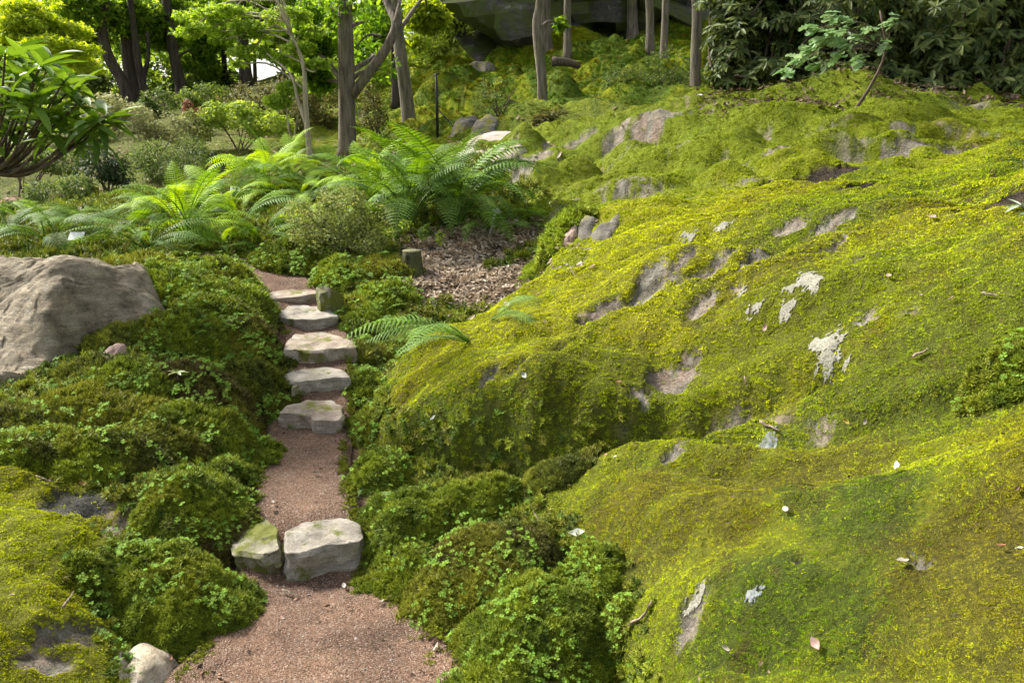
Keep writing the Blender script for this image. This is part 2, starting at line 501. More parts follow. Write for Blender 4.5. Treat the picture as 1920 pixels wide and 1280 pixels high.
def terrain(x, y):
    """height and the weights of what covers it"""
    g = Gt(x, y)
    wob = 0.07 * fbm(x * 2.3, y * 2.3, 3)
    sa = poly_sd(A_edge, x, y) + wob * np.clip((y - 1) / 3, .5, 2)
    sb = poly_sd(B_edge, x, y) + wob * .7
    sc = poly_sd(C_edge, x, y) + wob * .5
    far = sstep(5.2, 8.5, y)
    a = np.maximum(At(x, y), g - .2)
    z = g + np.maximum(a - g, -.1) * dome(sa, .30 + .62 * far)
    zb = g + np.maximum(Bt(x, y) - g, 0) * dome(sb, .26)
    zc = g + np.maximum(Ct(x, y) - g, 0) * dome(sc, .20)
    z = np.maximum(np.maximum(z, zb), zc)
    rock = np.maximum(np.maximum(sstep(0, .1, sa), sstep(0, .1, sb)), sstep(0, .1, sc))
    # folds that run diagonally up the rock, and cushions of moss
    u, v = x * .8 - y * .45, x * .45 + y * .8
    fold = fbm(u * 1.1 + .5 * fbm(x * .9, y * .9, 2), v * 3.1, 4)
    lump = fbm(x * 4.5, y * 4.5, 3)
    ridged = 1 - np.abs(fbm(u * .9 + 5, v * 2.4 + 3, 4))
    up = sstep(4.6, 7.0, y)
    bil = np.abs(fbm(u * .7 + 1.7 + .3 * fbm(x, y, 2), v * 2.1, 2, .4))          # rounded tops, sharp valleys
    z = z + rock * (.022 * fold + .13 * (bil - .3) * (1 - up) + .014 * lump * (1 - .5 * up) + .010 * fbm(x * 12, y * 12, 2) * (1 - up))
    ledge = np.abs(fbm(u * .75 + 5 + .3 * fbm(x * .8, y * .8, 2), v * 1.9 + 3, 3, .45))
    z = z + rock * up * (1 - sstep(9.5, 11, y)) * .34 * (ledge - .3)
    hill = sstep(9.5, 12, y) * sstep(-6, -1, x) * (1 - sstep(26, 34, y))
    hf = np.abs(fbm(u * .26 + 2 + .25 * fbm(x * .4, y * .4, 2), v * .72 + 1, 3, .45))
    z = z + hill * (.85 * (hf - .33) + .30 * (np.abs(fbm(u * .8 + 7, v * 1.7, 2)) - .3) + .05 * fbm(x * 2.1, y * 2.1, 2))
    soft = (1 - rock) * (1 - hill)
    z = z + soft * (.03 * fbm(x * 3, y * 3, 4) + .10 * far * fbm(x * .5, y * .5, 3))
    d, lv, hw = path_info(x, y)
    k = 1 - sstep(hw * .9, hw * .9 + .16, d)
    z = z * (1 - k) + (lv - .025) * k
    return z, rock, hill, k, sa, sb, sc, fold, ridged

def spaced(lo, hi, h0, c0, c1, grow):
    """spacing h0 between c0 and c1, growing beyond"""
    mid = list(np.arange(c0, c1, h0))
    r, h = [c1], h0
    while r[-1] < hi:
        h *= grow; r.append(r[-1] + h)
    l, h = [c0], h0
    while l[-1] > lo:
        h *= grow; l.append(l[-1] - h)
    return np.array(l[:0:-1] + mid + r)

GX = spaced(-70, 80, .016, -2.5, 3.0, 1.026)
GY = spaced(-6, 120, .019, 1.2, 5.0, 1.0145)
XX, YG = np.meshgrid(GX, GY)
ZZ, ROCK, HILL, PK, SA, SB, SC, FOLD, RIDG = terrain(XX, YG)

# crevices and hollows cut into the rock
def groove(line, wdt, dep):
    global ZZ
    d = line_dist(line, XX, YG)
    ZZ = ZZ - dep * np.exp(-(d / wdt) ** 2)
groove(Z([(1130, 800, .40), (1200, 810, .40), (1330, 800, .42), (1450, 800, .45), (1560, 795, .5)]), .045, .10)
groove(YY([(1420, 345, 5.55), (1520, 340, 5.5), (1640, 345, 5.2)]), .10, .07)
groove(YY([(1840, 375, 4.1), (1930, 372, 4.0)]), .08, .06)
groove(Z([(60, 925, .28), (140, 945, .26), (220, 950, .24)]), .09, .05)

def hgt(x, y, A=None):
    """bilinear lookup in the terrain grid (or another grid of the same shape)"""
    A = ZZ if A is None else A
    x = np.asarray(x, float); y = np.asarray(y, float)
    i = np.clip(np.searchsorted(GX, x) - 1, 0, len(GX) - 2); j = np.clip(np.searchsorted(GY, y) - 1, 0, len(GY) - 2)
    u = np.clip((x - GX[i]) / (GX[i + 1] - GX[i]), 0, 1); v = np.clip((y - GY[j]) / (GY[j + 1] - GY[j]), 0, 1)
    return (A[j, i] * (1 - u) + A[j, i + 1] * u) * (1 - v) + (A[j + 1, i] * (1 - u) + A[j + 1, i + 1] * u) * v

def nrm(x, y, e=.02):
    e = np.maximum(e, .006 * np.abs(y))
    dx = (hgt(x + e, y) - hgt(x - e, y)) / (2 * e); dy = (hgt(x, y + e) - hgt(x, y - e)) / (2 * e)
    n = np.stack([-dx, -dy, np.ones_like(dx)], -1)
    return n / np.linalg.norm(n, axis=-1, keepdims=True)

def ground_hit(px, py):
    """where the ray of a pixel meets the terrain"""
    d = ray(px, py)
    t = np.geomspace(.8, 60, 1500)
    p = EYE + t[:, None] * d
    b = p[:, 2] < hgt(p[:, 0], p[:, 1])
    if not b.any():
        return p[-1]
    k = max(int(b.argmax()), 1)
    lo, hi = t[k - 1], t[k]
    for _ in range(18):
        m = .5 * (lo + hi); q = EYE + m * d
        if q[2] < hgt(q[0], q[1]): hi = m
        else: lo = m
    q = EYE + hi * d
    return np.array([q[0], q[1], float(hgt(q[0], q[1]))])
# ------------------------------------------------------------------ what covers the ground: rock windows in the moss, soil, litter
def ell(px, py, rx, ry, ang=0.0, nz=.55, fr=6.0):
    """an irregular patch on the ground, about rx by ry metres, centred where the pixel's ray lands"""
    c = ground_hit(px, py)
    ca, sa = math.cos(ang), math.sin(ang)
    m = (np.abs(XX - c[0]) < 3 * max(rx, ry)) & (np.abs(YG - c[1]) < 3 * max(rx, ry))
    out = np.zeros_like(ZZ)
    dx, dy = XX[m] - c[0], YG[m] - c[1]
    u, v = (dx * ca + dy * sa) / rx, (-dx * sa + dy * ca) / ry
    k = .5 / max(min(rx, ry), .03)
    f = 1 - np.hypot(u, v) + nz * fbm(XX[m] * k * 1.1 + px, YG[m] * k * 1.1, 4, .6)
    out[m] = sstep(-.02, .16, f)
    return out

CR = []
# long diagonal cracks and the trough behind the whaleback
for ln, ww, dd in [([(1060, 522), (1180, 482), (1320, 455)], .03, .035), ([(1010, 470), (1150, 422), (1300, 402)], .035, .04), ([(940, 320), (1050, 290), (1150, 262)], .06, .08), ([(1090, 602), (1200, 545), (1280, 520), (1420, 480), (1560, 470)], .03, .03),
                   ([(830, 775), (960, 700), (1080, 640)], .025, .02), ([(1130, 330), (1240, 310), (1340, 300)], .06, .07), ([(1350, 290), (1450, 300), (1560, 280), (1700, 285)], .07, .08), ([(1180, 370), (1260, 345), (1400, 330)], .05, .06),
                   ([(1500, 230), (1620, 245), (1800, 250)], .07, .07), ([(1350, 240), (1440, 255), (1500, 262)], .07, .08), ([(1750, 320), (1850, 325), (1920, 335)], .06, .06), ([(1140, 840), (1180, 800), (1260, 790)], .05, .06), ([(1290, 790), (1400, 770), (1560, 785)], .05, .05)]:
    CR.append(([ground_hit(*a) for a in ln], ww))
    groove(CR[-1][0], ww, dd)
groove(YY([(1090, 402, 6.2), (1200, 374, 6.0), (1320, 352, 5.9), (1450, 340, 5.75), (1600, 340, 5.4), (1750, 356, 5.0), (1900, 374, 4.6)]), .20, .09)

RK = np.zeros_like(ZZ)
for a in [(1215, 548, .13, .07, .5), (1130, 578, .12, .05, .6), (1265, 715, .14, .07, .3), (1200, 740, .06, .05, 0), (1262, 853, .07, .03, .7),
          (1300, 1135, .035, .03, .3), (1292, 1180, .04, .03, .3), (222, 992, .045, .11, -.4), (190, 1045, .02, .05, -.4), (130, 1185, .035, .11, -.5), (85, 1245, .04, .08, -.5), (140, 945, .13, .10, 0), (1165, 355, .1, .06, 0), (1215, 225, .30, .16, .5), (1160, 245, .2, .10, .4),
          (1000, 298, .5, .10, .6), (1070, 275, .45, .09, .5), (940, 320, .18, .10, 0), (1690, 275, .18, .05, 0), (1780, 288, .2, .06, 0), (1495, 362, .14, .06, .2), (1400, 340, .16, .04, 0),
          (1350, 492, .16, .025, .5), (1290, 478, .10, .03, .4), (1430, 478, .12, .05, .3), (1600, 436, .14, .03, .3), (1480, 425, .10, .05, 0), (1700, 590, .03, .02, 0), (1610, 490, .04, .015, 0), (1320, 575, .08, .05, .3), (1500, 1060, .02, .01, 0),
          (925, 672, .03, .03, .3), (915, 705, .05, .02, .5), (1380, 545, .03, .03, 0), (1630, 600, .05, .03, 0), (1100, 465, .05, .05, 0), (1290, 700, .05, .06, 0), (1720, 1060, .03, .03, 0), (1560, 420, .2, .05, .2), (1240, 425, .05, .02, .3), (1090, 500, .07, .02, .5), (1690, 240, .1, .04, 0), (1450, 285, .15, .06, .3)]:
    RK = np.maximum(RK, ell(*a))
for ln, ww in CR:
    d = line_dist(ln, XX, YG) + .6 * ww * fbm(XX * 6, YG * 6, 3)
    RK = np.maximum(RK, .95 * (1 - sstep(.25 * ww, .55 * ww, d)) * sstep(-.05, .2, fbm(XX * 2.6 + 11, YG * 2.6, 2)))
RK *= .92
# bare ledges where the upper rock steps down
UPR = ROCK * sstep(5.2, 6.5, YG) * (1 - sstep(.03, .12, np.abs(FOLD))) * sstep(.1, .4, fbm(XX * 1.3, YG * 1.3, 2))
RK = np.maximum(RK, .8 * UPR)
SOIL = np.zeros_like(ZZ)
for a in [(1530, 337, .40, .10, 0), (1620, 347, .16, .05, 0), (1890, 378, .25, .10, 0), (1960, 190, .5, .2, 0)]:
    SOIL = np.maximum(SOIL, ell(*a))
LITTER_POLY = [ground_hit(*a) for a in [(735, 545), (770, 500), (745, 470), (800, 440), (850, 415), (960, 405), (1060, 425), (1075, 450), (1010, 480), (1005, 515), (985, 545), (920, 575), (840, 590)]]
LITTER = sstep(-.05, .10, poly_sd(LITTER_POLY, XX, YG) + .12 * fbm(XX * 3.1, YG * 3.1, 3)) * (1 - sstep(.05, .15, SA))
LICH = np.zeros_like(ZZ)
for a in [(1555, 640, .055, .085), (1548, 675, .03, .03), (1520, 520, .05, .085), (1490, 537, .05, .022), (1477, 583, .045, .03), (1412, 582, .035, .022), (1300, 1133, .03, .018)]:
    LICH = np.maximum(LICH, ell(*a, 0.0, .3))
GREEN_IN = np.maximum(ell(960, 490, .30, .10, .6), ell(1010, 470, .18, .08, .5))
LITTER *= 1 - GREEN_IN
FARSOIL = sstep(7.2, 9.0, YG) * (1 - ROCK) * (1 - HILL)
MOSS = np.clip(1 - RK - SOIL - LITTER - sstep(.3, .7, PK), 0, 1)
b_edge = Z([(-260, 745, .44), (-60, 740, .43), (20, 716, .43), (90, 690, .45), (170, 655, .48), (240, 640, .5), (305, 615, .52), (300, 585, .58), (280, 545, .64), (240, 510, .70)]) + YY([(238, 482, 4.75), (150, 478, 4.95), (60, 490, 5.0), (-120, 500, 5.1), (-330, 560, 4.6)])
MOSS *= 1 - sstep(.02, .07, poly_sd(b_edge, XX, YG))          # none under the big boulder
MOSS *= 1 - .75 * FARSOIL * sstep(-.3, .3, fbm(XX * .6, YG * .6, 3))
ZZ += .022 * MOSS * (1 - PK) - .008 + RK * .012 * fbm(XX * 9 + 1, YG * 13, 4)

def lerp(a, b, t):
    return a + (np.asarray(b) - a) * t[..., None]

n1 = fbm(XX * 1.3 + 4, YG * 1.3, 4, .55); n2 = fbm(XX * 3.7 - 2, YG * 3.7, 4, .6); n3 = fbm(XX * .55 + 9, YG * .8, 3); n4 = fbm(XX * 9, YG * 9, 3, .6)
TINT = np.broadcast_to(np.array([.23, .27, .007]), ZZ.shape + (3,)).copy()             # yellow-green feather moss
TINT = lerp(TINT, [.17, .225, .007], sstep(-.1, .5, n3 + .4 * n2))                        # greener
TINT = lerp(TINT, [.20, .165, .007], .75 * sstep(.15, .65, n1 + .35 * n4))                 # olive gold
TINT = lerp(TINT, [.075, .13, .006], .95 * sstep(.10, .60, -n1 * .8 + .55 * n2))            # deep green
TINT = lerp(TINT, [.095, .075, .014], .85 * sstep(.36, .80, n2 + .45 * n4))                # brown, dry
TINT = lerp(TINT, [.165, .15, .006], .7 * sstep(-.35, .45, n1 + .3 * n4 + .3 * n2) * sstep(0, .1, SB))
TINT = lerp(TINT, [.34, .345, .008], .8 * sstep(.03, .25, SA) * (1 - sstep(.9, 1.7, XX)) * (1 - sstep(5.5, 7.5, YG)) * sstep(-.5, .2, n2 + n3))
TINT = lerp(TINT, [.32, .34, .009], .55 * sstep(.1, .5, SA) * sstep(-.1, .4, fbm(XX * .9 + 3, YG * 1.9 - 2, 3)) * (1 - sstep(6, 8, YG)))
TINT = lerp(TINT, [.28, .305, .008], .75 * sstep(.02, .12, SC) * sstep(-.6, .1, n2))
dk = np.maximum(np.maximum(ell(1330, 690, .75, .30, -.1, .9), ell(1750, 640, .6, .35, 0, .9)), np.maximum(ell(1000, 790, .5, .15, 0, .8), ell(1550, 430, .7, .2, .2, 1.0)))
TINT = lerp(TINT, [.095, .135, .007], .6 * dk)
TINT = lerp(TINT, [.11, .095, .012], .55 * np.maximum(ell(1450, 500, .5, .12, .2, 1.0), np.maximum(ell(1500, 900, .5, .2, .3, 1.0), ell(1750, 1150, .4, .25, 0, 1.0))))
up = sstep(4.8, 7.2, YG) * ROCK
TINT = lerp(TINT, [.135, .175, .012], .75 * up)
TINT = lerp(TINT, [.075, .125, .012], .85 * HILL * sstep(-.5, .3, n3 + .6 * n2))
gsoft = (1 - ROCK) * (1 - HILL)
TINT = lerp(TINT, [.13, .19, .015], .85 * gsoft * sstep(-.8, .3, n2 + .3))
TINT = lerp(TINT, [.28, .31, .02], sstep(.45, .8, n2) * gsoft * .8)
ROCKC = lerp(np.broadcast_to(np.array([.30, .25, .205]), ZZ.shape + (3,)).copy(), [.16, .145, .12], sstep(-.2, .5, n2))
ROCKC = lerp(ROCKC, [.36, .26, .21], sstep(.2, .7, n1))
ROCKC = lerp(ROCKC, [.30, .285, .24], .8 * sstep(.25, .5, fbm(XX * 17, YG * 17, 3)))
ROCKC = lerp(ROCKC, [.09, .08, .065], .8 * sstep(.3, .5, fbm(XX * 11 + 5, YG * 14, 3)))
wet = ell(140, 945, .14, .11, 0)
ROCKC = lerp(ROCKC, [.075, .072, .07], wet)
SOILC = lerp(np.broadcast_to(np.array([.030, .022, .015]), ZZ.shape + (3,)).copy(), [.060, .044, .030], sstep(0, .5, n4))
LITC = np.broadcast_to(np.array([.20, .15, .11]), ZZ.shape + (3,)).copy()
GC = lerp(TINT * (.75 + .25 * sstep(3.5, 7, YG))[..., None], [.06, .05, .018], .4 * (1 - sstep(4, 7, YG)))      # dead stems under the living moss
GC = lerp(GC, [.07, .055, .03], FARSOIL * .6)
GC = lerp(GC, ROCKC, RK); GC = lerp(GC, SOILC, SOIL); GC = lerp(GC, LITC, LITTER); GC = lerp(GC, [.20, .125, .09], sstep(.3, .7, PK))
# a pinkish path far off at the left edge
fp = ell(10, 372, 1.3, .6, .3, .25)
GC = lerp(GC, [.32, .20, .155], fp); MOSS *= 1 - fp

def color_attr(me, name, c):
    a = me.color_attributes.new(name, 'FLOAT_COLOR', 'POINT')
    cc = np.ones((len(me.vertices), 4), np.float32); cc[:, :3] = c.reshape(-1, 3)
    a.data.foreach_set('color', cc.ravel())

# ground material: colour of what covers it, grain and relief on top
m_ground, nt, out = new_mat('moss_and_rock_ground')
at = N(nt, 'ShaderNodeAttribute', attribute_name='cover')
tc = N(nt, 'ShaderNodeTexCoord')
na = N(nt, 'ShaderNodeTexNoise', i_Scale=90.0, i_Detail=6.0, i_Roughness=0.75)
nb = N(nt, 'ShaderNodeTexNoise', i_Scale=14.0, i_Detail=6.0, i_Roughness=0.7)
nt.links.new(tc.outputs['Object'], na.inputs['Vector']); nt.links.new(tc.outputs['Object'], nb.inputs['Vector'])
v1 = N(nt, 'ShaderNodeMapRange', i_1=.28, i_2=.72, i_3=.45, i_4=1.5); nt.links.new(na.outputs['Fac'], v1.inputs[0])
v2 = N(nt, 'ShaderNodeMapRange', i_1=.3, i_2=.7, i_3=.75, i_4=1.25); nt.links.new(nb.outputs['Fac'], v2.inputs[0])
mu = N(nt, 'ShaderNodeMath', operation='MULTIPLY'); nt.links.new(v1.outputs[0], mu.inputs[0]); nt.links.new(v2.outputs[0], mu.inputs[1])
hsn = N(nt, 'ShaderNodeHueSaturation'); nt.links.new(at.outputs['Color'], hsn.inputs['Color']); nt.links.new(mu.outputs[0], hsn.inputs['Value'])
pb = N(nt, 'ShaderNodeBsdfPrincipled', i_Roughness=.95); pb.inputs['Specular IOR Level'].default_value = .15
nt.links.new(hsn.outputs[0], pb.inputs['Base Color'])
sm = N(nt, 'ShaderNodeMath', operation='MULTIPLY_ADD', i_1=4.0); nt.links.new(nb.outputs['Fac'], sm.inputs[0]); nt.links.new(na.outputs['Fac'], sm.inputs[2])
bp = N(nt, 'ShaderNodeBump', i_Strength=.9, i_Distance=.025); nt.links.new(sm.outputs[0], bp.inputs['Height']); nt.links.new(bp.outputs[0], pb.inputs['Normal'])
nt.links.new(pb.outputs[0], out.inputs['Surface'])

def grid_quads(nx, ny):
    i = np.arange(ny - 1)[:, None] * nx; j = np.arange(nx - 1)[None]
    return np.stack([i + j, i + j + 1, i + nx + j + 1, i + nx + j], -1).reshape(-1, 4)

gm = mesh_np('ground', np.stack([XX, YG, ZZ], -1).reshape(-1, 3), grid_quads(len(GX), len(GY)), True, m_ground)
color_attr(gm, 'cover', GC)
obj('ground', gm, kind='structure')['label'] = 'mossy rock slope, soil and leaf-strewn hollows of the woodland garden'

# ------------------------------------------------------------------ gravel path
m_gravel, nt, out = new_mat('red_gravel')
tc = N(nt, 'ShaderNodeTexCoord')
vo = N(nt, 'ShaderNodeTexVoronoi', i_Scale=260.0, i_Randomness=1.0)
nt.links.new(tc.outputs['Object'], vo.inputs['Vector'])
sx = N(nt, 'ShaderNodeSeparateColor'); nt.links.new(vo.outputs['Color'], sx.inputs[0])
rr = ramp(nt, [(0.0, (.075, .048, .033)), (.35, (.16, .099, .067)), (.7, (.222, .140, .097)), (.94, (.29, .205, .155)), (1.0, (.40, .34, .29))], sx.outputs[0])
nz = N(nt, 'ShaderNodeTexNoise', i_Scale=3.2, i_Detail=7.0, i_Roughness=.65); nt.links.new(tc.outputs['Object'], nz.inputs['Vector'])
r2 = ramp(nt, [(.32, (.50, .49, .48)), (.50, (.92, .90, .86)), (.70, (1.30, 1.20, 1.10))], nz.outputs['Fac'])
mm = N(nt, 'ShaderNodeMix', data_type='RGBA', blend_type='MULTIPLY', i_0=1.0)
nt.links.new(rr.outputs[0], mm.inputs[6]); nt.links.new(r2.outputs[0], mm.inputs[7])
nf = N(nt, 'ShaderNodeTexNoise', i_Scale=420.0, i_Detail=3.0); nt.links.new(tc.outputs['Object'], nf.inputs['Vector'])
pb = N(nt, 'ShaderNodeBsdfPrincipled', i_Roughness=.92); pb.inputs['Specular IOR Level'].default_value = .2
nt.links.new(mm.outputs[2], pb.inputs['Base Color'])
ad = N(nt, 'ShaderNodeMath', operation='MULTIPLY_ADD', i_1=-1.2); nt.links.new(vo.outputs['Distance'], ad.inputs[0]); nt.links.new(nf.outputs['Fac'], ad.inputs[2])
bp = N(nt, 'ShaderNodeBump', i_Strength=.9, i_Distance=.006); nt.links.new(ad.outputs[0], bp.inputs['Height']); nt.links.new(bp.outputs[0], pb.inputs['Normal'])
nt.links.new(pb.outputs[0], out.inputs['Surface'])

NP, NW = 420, 60
pc = smooth_line(PATH, NP)
tg = np.gradient(pc[:, :2], axis=0); tg /= np.linalg.norm(tg, axis=1, keepdims=True)
sd = np.stack([tg[:, 1], -tg[:, 0]], -1)
uu = np.linspace(-1.12, 1.12, NW)
pxy = pc[:, None, :2] + sd[:, None] * (uu[None, :, None] * pc[:, None, 3:4])
pz = pc[:, None, 2] + .006 * fbm(pxy[..., 0] * 6, pxy[..., 1] * 6, 4) - .03 * np.clip(np.abs(uu) - .9, 0, 1)[None] / .2 + .010 * (uu ** 2)[None]
obj('gravel_path', mesh_np('gravel_path', np.concatenate([pxy, pz[..., None]], -1).reshape(-1, 3), grid_quads(NW, NP)[:, ::-1], True, m_gravel), kind='structure')['label'] = 'narrow reddish gravel path winding up between the stone steps'
def path_z(x, y):
    d, lv, hw = path_info(np.array([x]), np.array([y]))
    return float(lv[0])

# ------------------------------------------------------------------ scattering by geometry nodes (uncountable small stuff)
def scatter_group(name, coll):
    ng = bpy.data.node_groups.new(name, 'GeometryNodeTree')
    ng.interface.new_socket('Geometry', in_out='INPUT', socket_type='NodeSocketGeometry')
    ng.interface.new_socket('Geometry', in_out='OUTPUT', socket_type='NodeSocketGeometry')
    gi, go = ng.nodes.new('NodeGroupInput'), ng.nodes.new('NodeGroupOutput')
    ci = ng.nodes.new('GeometryNodeCollectionInfo'); ci.inputs['Collection'].default_value = coll
    ci.inputs['Separate Children'].default_value = True; ci.inputs['Reset Children'].default_value = True
    ip = ng.nodes.new('GeometryNodeInstanceOnPoints'); ip.inputs['Pick Instance'].default_value = True
    def na(n, t):
        a = ng.nodes.new('GeometryNodeInputNamedAttribute'); a.data_type = t; a.inputs['Name'].default_value = n
        return a.outputs['Attribute']
    er = ng.nodes.new('FunctionNodeEulerToRotation')
    L = ng.links.new
    L(gi.outputs[0], ip.inputs['Points']); L(ci.outputs[0], ip.inputs['Instance'])
    L(na('rot', 'FLOAT_VECTOR'), er.inputs[0]); L(er.outputs[0], ip.inputs['Rotation'])
    L(na('scl', 'FLOAT_VECTOR'), ip.inputs['Scale']); L(na('pick', 'INT'), ip.inputs['Instance Index'])
    L(ip.outputs[0], go.inputs[0])
    return ng

def euler_from(R):
    """XYZ euler angles of rotation matrices"""
    sy = np.hypot(R[:, 0, 0], R[:, 1, 0])
    return np.stack([np.arctan2(R[:, 2, 1], R[:, 2, 2]), np.arctan2(-R[:, 2, 0], sy), np.arctan2(R[:, 1, 0], R[:, 0, 0])], -1)

def scatter(name, P, R, scl, tint, coll, ng, parent=None):
    me = bpy.data.meshes.new(name)
    n = len(P)
    me.vertices.add(n); me.vertices.foreach_set('co', np.asarray(P, np.float32).ravel())
    a = me.attributes.new('rot', 'FLOAT_VECTOR', 'POINT'); a.data.foreach_set('vector', euler_from(R).astype(np.float32).ravel())
    s = np.asarray(scl, np.float32)
    if s.ndim == 1: s = np.repeat(s[:, None], 3, 1)
    a = me.attributes.new('scl', 'FLOAT_VECTOR', 'POINT'); a.data.foreach_set('vector', s.ravel())
    a = me.attributes.new('pick', 'INT', 'POINT'); a.data.foreach_set('value', rng.integers(0, 64, n).astype(np.int32))
    a = me.attributes.new('tint', 'FLOAT_COLOR', 'POINT'); c = np.ones((n, 4), np.float32); c[:, :3] = tint; a.data.foreach_set('color', c.ravel())
    me.update()
    o = obj(name, me, parent, kind='stuff')
    md = o.modifiers.new('scatter', 'NODES'); md.node_group = ng
    return o

def proto_coll(name, meshes):
    c = bpy.data.collections.new(name)
    for k, me in enumerate(meshes):
        c.objects.link(bpy.data.objects.new(name + '_form', me))
    return c

# sprigs of feather moss: a little tuft of pointed leaves
m_moss = tint_leaf_mat('feather_moss', trans=.18, rough=.8, spec=.03, var=.27)
def blade(L, W, bend, base=0.0):
    """a narrow pointed leaf along +x that rises and bends over"""
    V = np.array([[0, -W * .5, base], [0, W * .5, base], [L * .55, W * .42, L * bend], [L * .55, -W * .42, L * bend], [L, 0, L * bend * .8]])
    return V, np.array([[0, 1, 2], [0, 2, 3], [3, 2, 4]])

def tuft(nb, spread, L, W, up, seed):
    r = np.random.default_rng(seed)
    parts = []
    for k in range(nb):
        V, F = blade(L * r.uniform(.6, 1.2), W * r.uniform(.7, 1.3), 0.12)
        el = r.uniform(*up); az = r.uniform(0, 6.283); rl = r.uniform(-.9, .9)
        cx, sx_ = math.cos(rl), math.sin(rl)
        V = V @ np.array([[1, 0, 0], [0, cx, -sx_], [0, sx_, cx]]).T
        ce, se = math.cos(el), math.sin(el)
        V = V @ np.array([[ce, 0, -se], [0, 1, 0], [se, 0, ce]]).T
        ca, sa_ = math.cos(az), math.sin(az)
        V = V @ np.array([[ca, -sa_, 0], [sa_, ca, 0], [0, 0, 1]]).T
        rad = spread * math.sqrt(r.uniform()); th = r.uniform(0, 6.283)
        V = V + np.array([rad * math.cos(th), rad * math.sin(th), -.15 * L])
        parts.append((V, F))
    return join_np(parts)

moss_forms = []
for k in range(6):
    V, F = tuft(30, .020, .0115, .0043, (.10, .95), 100 + k)
    moss_forms.append(mesh_np('moss_tuft', V, F, False, m_moss))
C_MOSS = proto_coll('moss_tuft', moss_forms)
NG_MOSS = scatter_group('moss_scatter', C_MOSS)

def sample_ground(n, y0, y1, pw, xk=.80, xm=.7):
    """random ground points, denser near: pdf in y falls as y**-pw"""
    u = rng.uniform(size=n)
    if abs(pw - 1) < 1e-6:
        y = y0 * (y1 / y0) ** u
    else:
        e = 1 - pw; y = (y0 ** e + u * (y1 ** e - y0 ** e)) ** (1 / e)
    x = rng.uniform(-1, 1, n) * (xk * y + xm)
    return x, y

x, y = sample_ground(400000, 1.05, 22, 1.4, .9, .9)
wgt = hgt(x, y, MOSS * (1 - .85 * LICH)) * (1 - .55 * hgt(x, y, (1 - ROCK) * (1 - HILL)) * sstep(6.5, 8.5, y))
keep = rng.uniform(size=len(x)) < wgt * 1.15
x, y = x[keep], y[keep]
z = hgt(x, y); nn = nrm(x, y)
up_ = nn + np.array([0, 0, .35]) + rng.normal(0, .16, nn.shape)
R = frames(up_, rng.uniform(0, 6.283, len(x)))
dist = np.hypot(x, y)
sc = np.clip(dist / 5.0, .40, 1.1) * rng.uniform(.7, 1.25, len(x))
jx, jy = x + rng.normal(0, .07, len(x)) * np.maximum(1, dist / 4), y + rng.normal(0, .07, len(x)) * np.maximum(1, dist / 4)
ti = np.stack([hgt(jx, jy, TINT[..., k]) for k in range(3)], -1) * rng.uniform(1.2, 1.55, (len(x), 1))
sp = hgt(x, y, n4)
ss = np.stack([sc, sc, sc * np.clip(.75 + .4 * sp, .45, 1.2)], -1)
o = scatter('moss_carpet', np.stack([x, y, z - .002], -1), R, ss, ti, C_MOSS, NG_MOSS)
o['label'] = 'yellow-green feather moss carpeting the rocks and ground'

# the shaded hillside's moss
x, y = rng.uniform(-6, 11, 90000), rng.uniform(9.5, 25, 90000)
k_ = (rng.uniform(size=len(x)) < hgt(x, y, HILL * MOSS)) & (np.abs(x) < .8 * y + 1); x, y = x[k_], y[k_]; n = len(x)
nn = nrm(x, y)
ti = np.stack([hgt(x + rng.normal(0, .2, n), y + rng.normal(0, .2, n), TINT[..., k]) for k in range(3)], -1) * rng.uniform(.8, 1.2, (n, 1))
o = scatter('hillside_moss', np.stack([x, y, hgt(x, y) - .004], -1), frames(nn + np.array([0, 0, .3]) + rng.normal(0, .16, nn.shape), rng.uniform(0, 6.283, n)), np.clip(y / 6.5, 1.5, 3.2) * rng.uniform(.7, 1.2, n), ti, C_MOSS, NG_MOSS)
o['label'] = 'deep green moss covering the shaded hillside below the cliff'
# ------------------------------------------------------------------ stones
def n3d(V, f):
    return pnoise(V[:, 0] * f + V[:, 2] * f * .7 + 3, V[:, 1] * f - V[:, 2] * f * .9 + 1) + .5 * pnoise(V[:, 2] * f * 1.7 + V[:, 0] * f, V[:, 1] * f * 1.3 + V[:, 2] * f + 7)

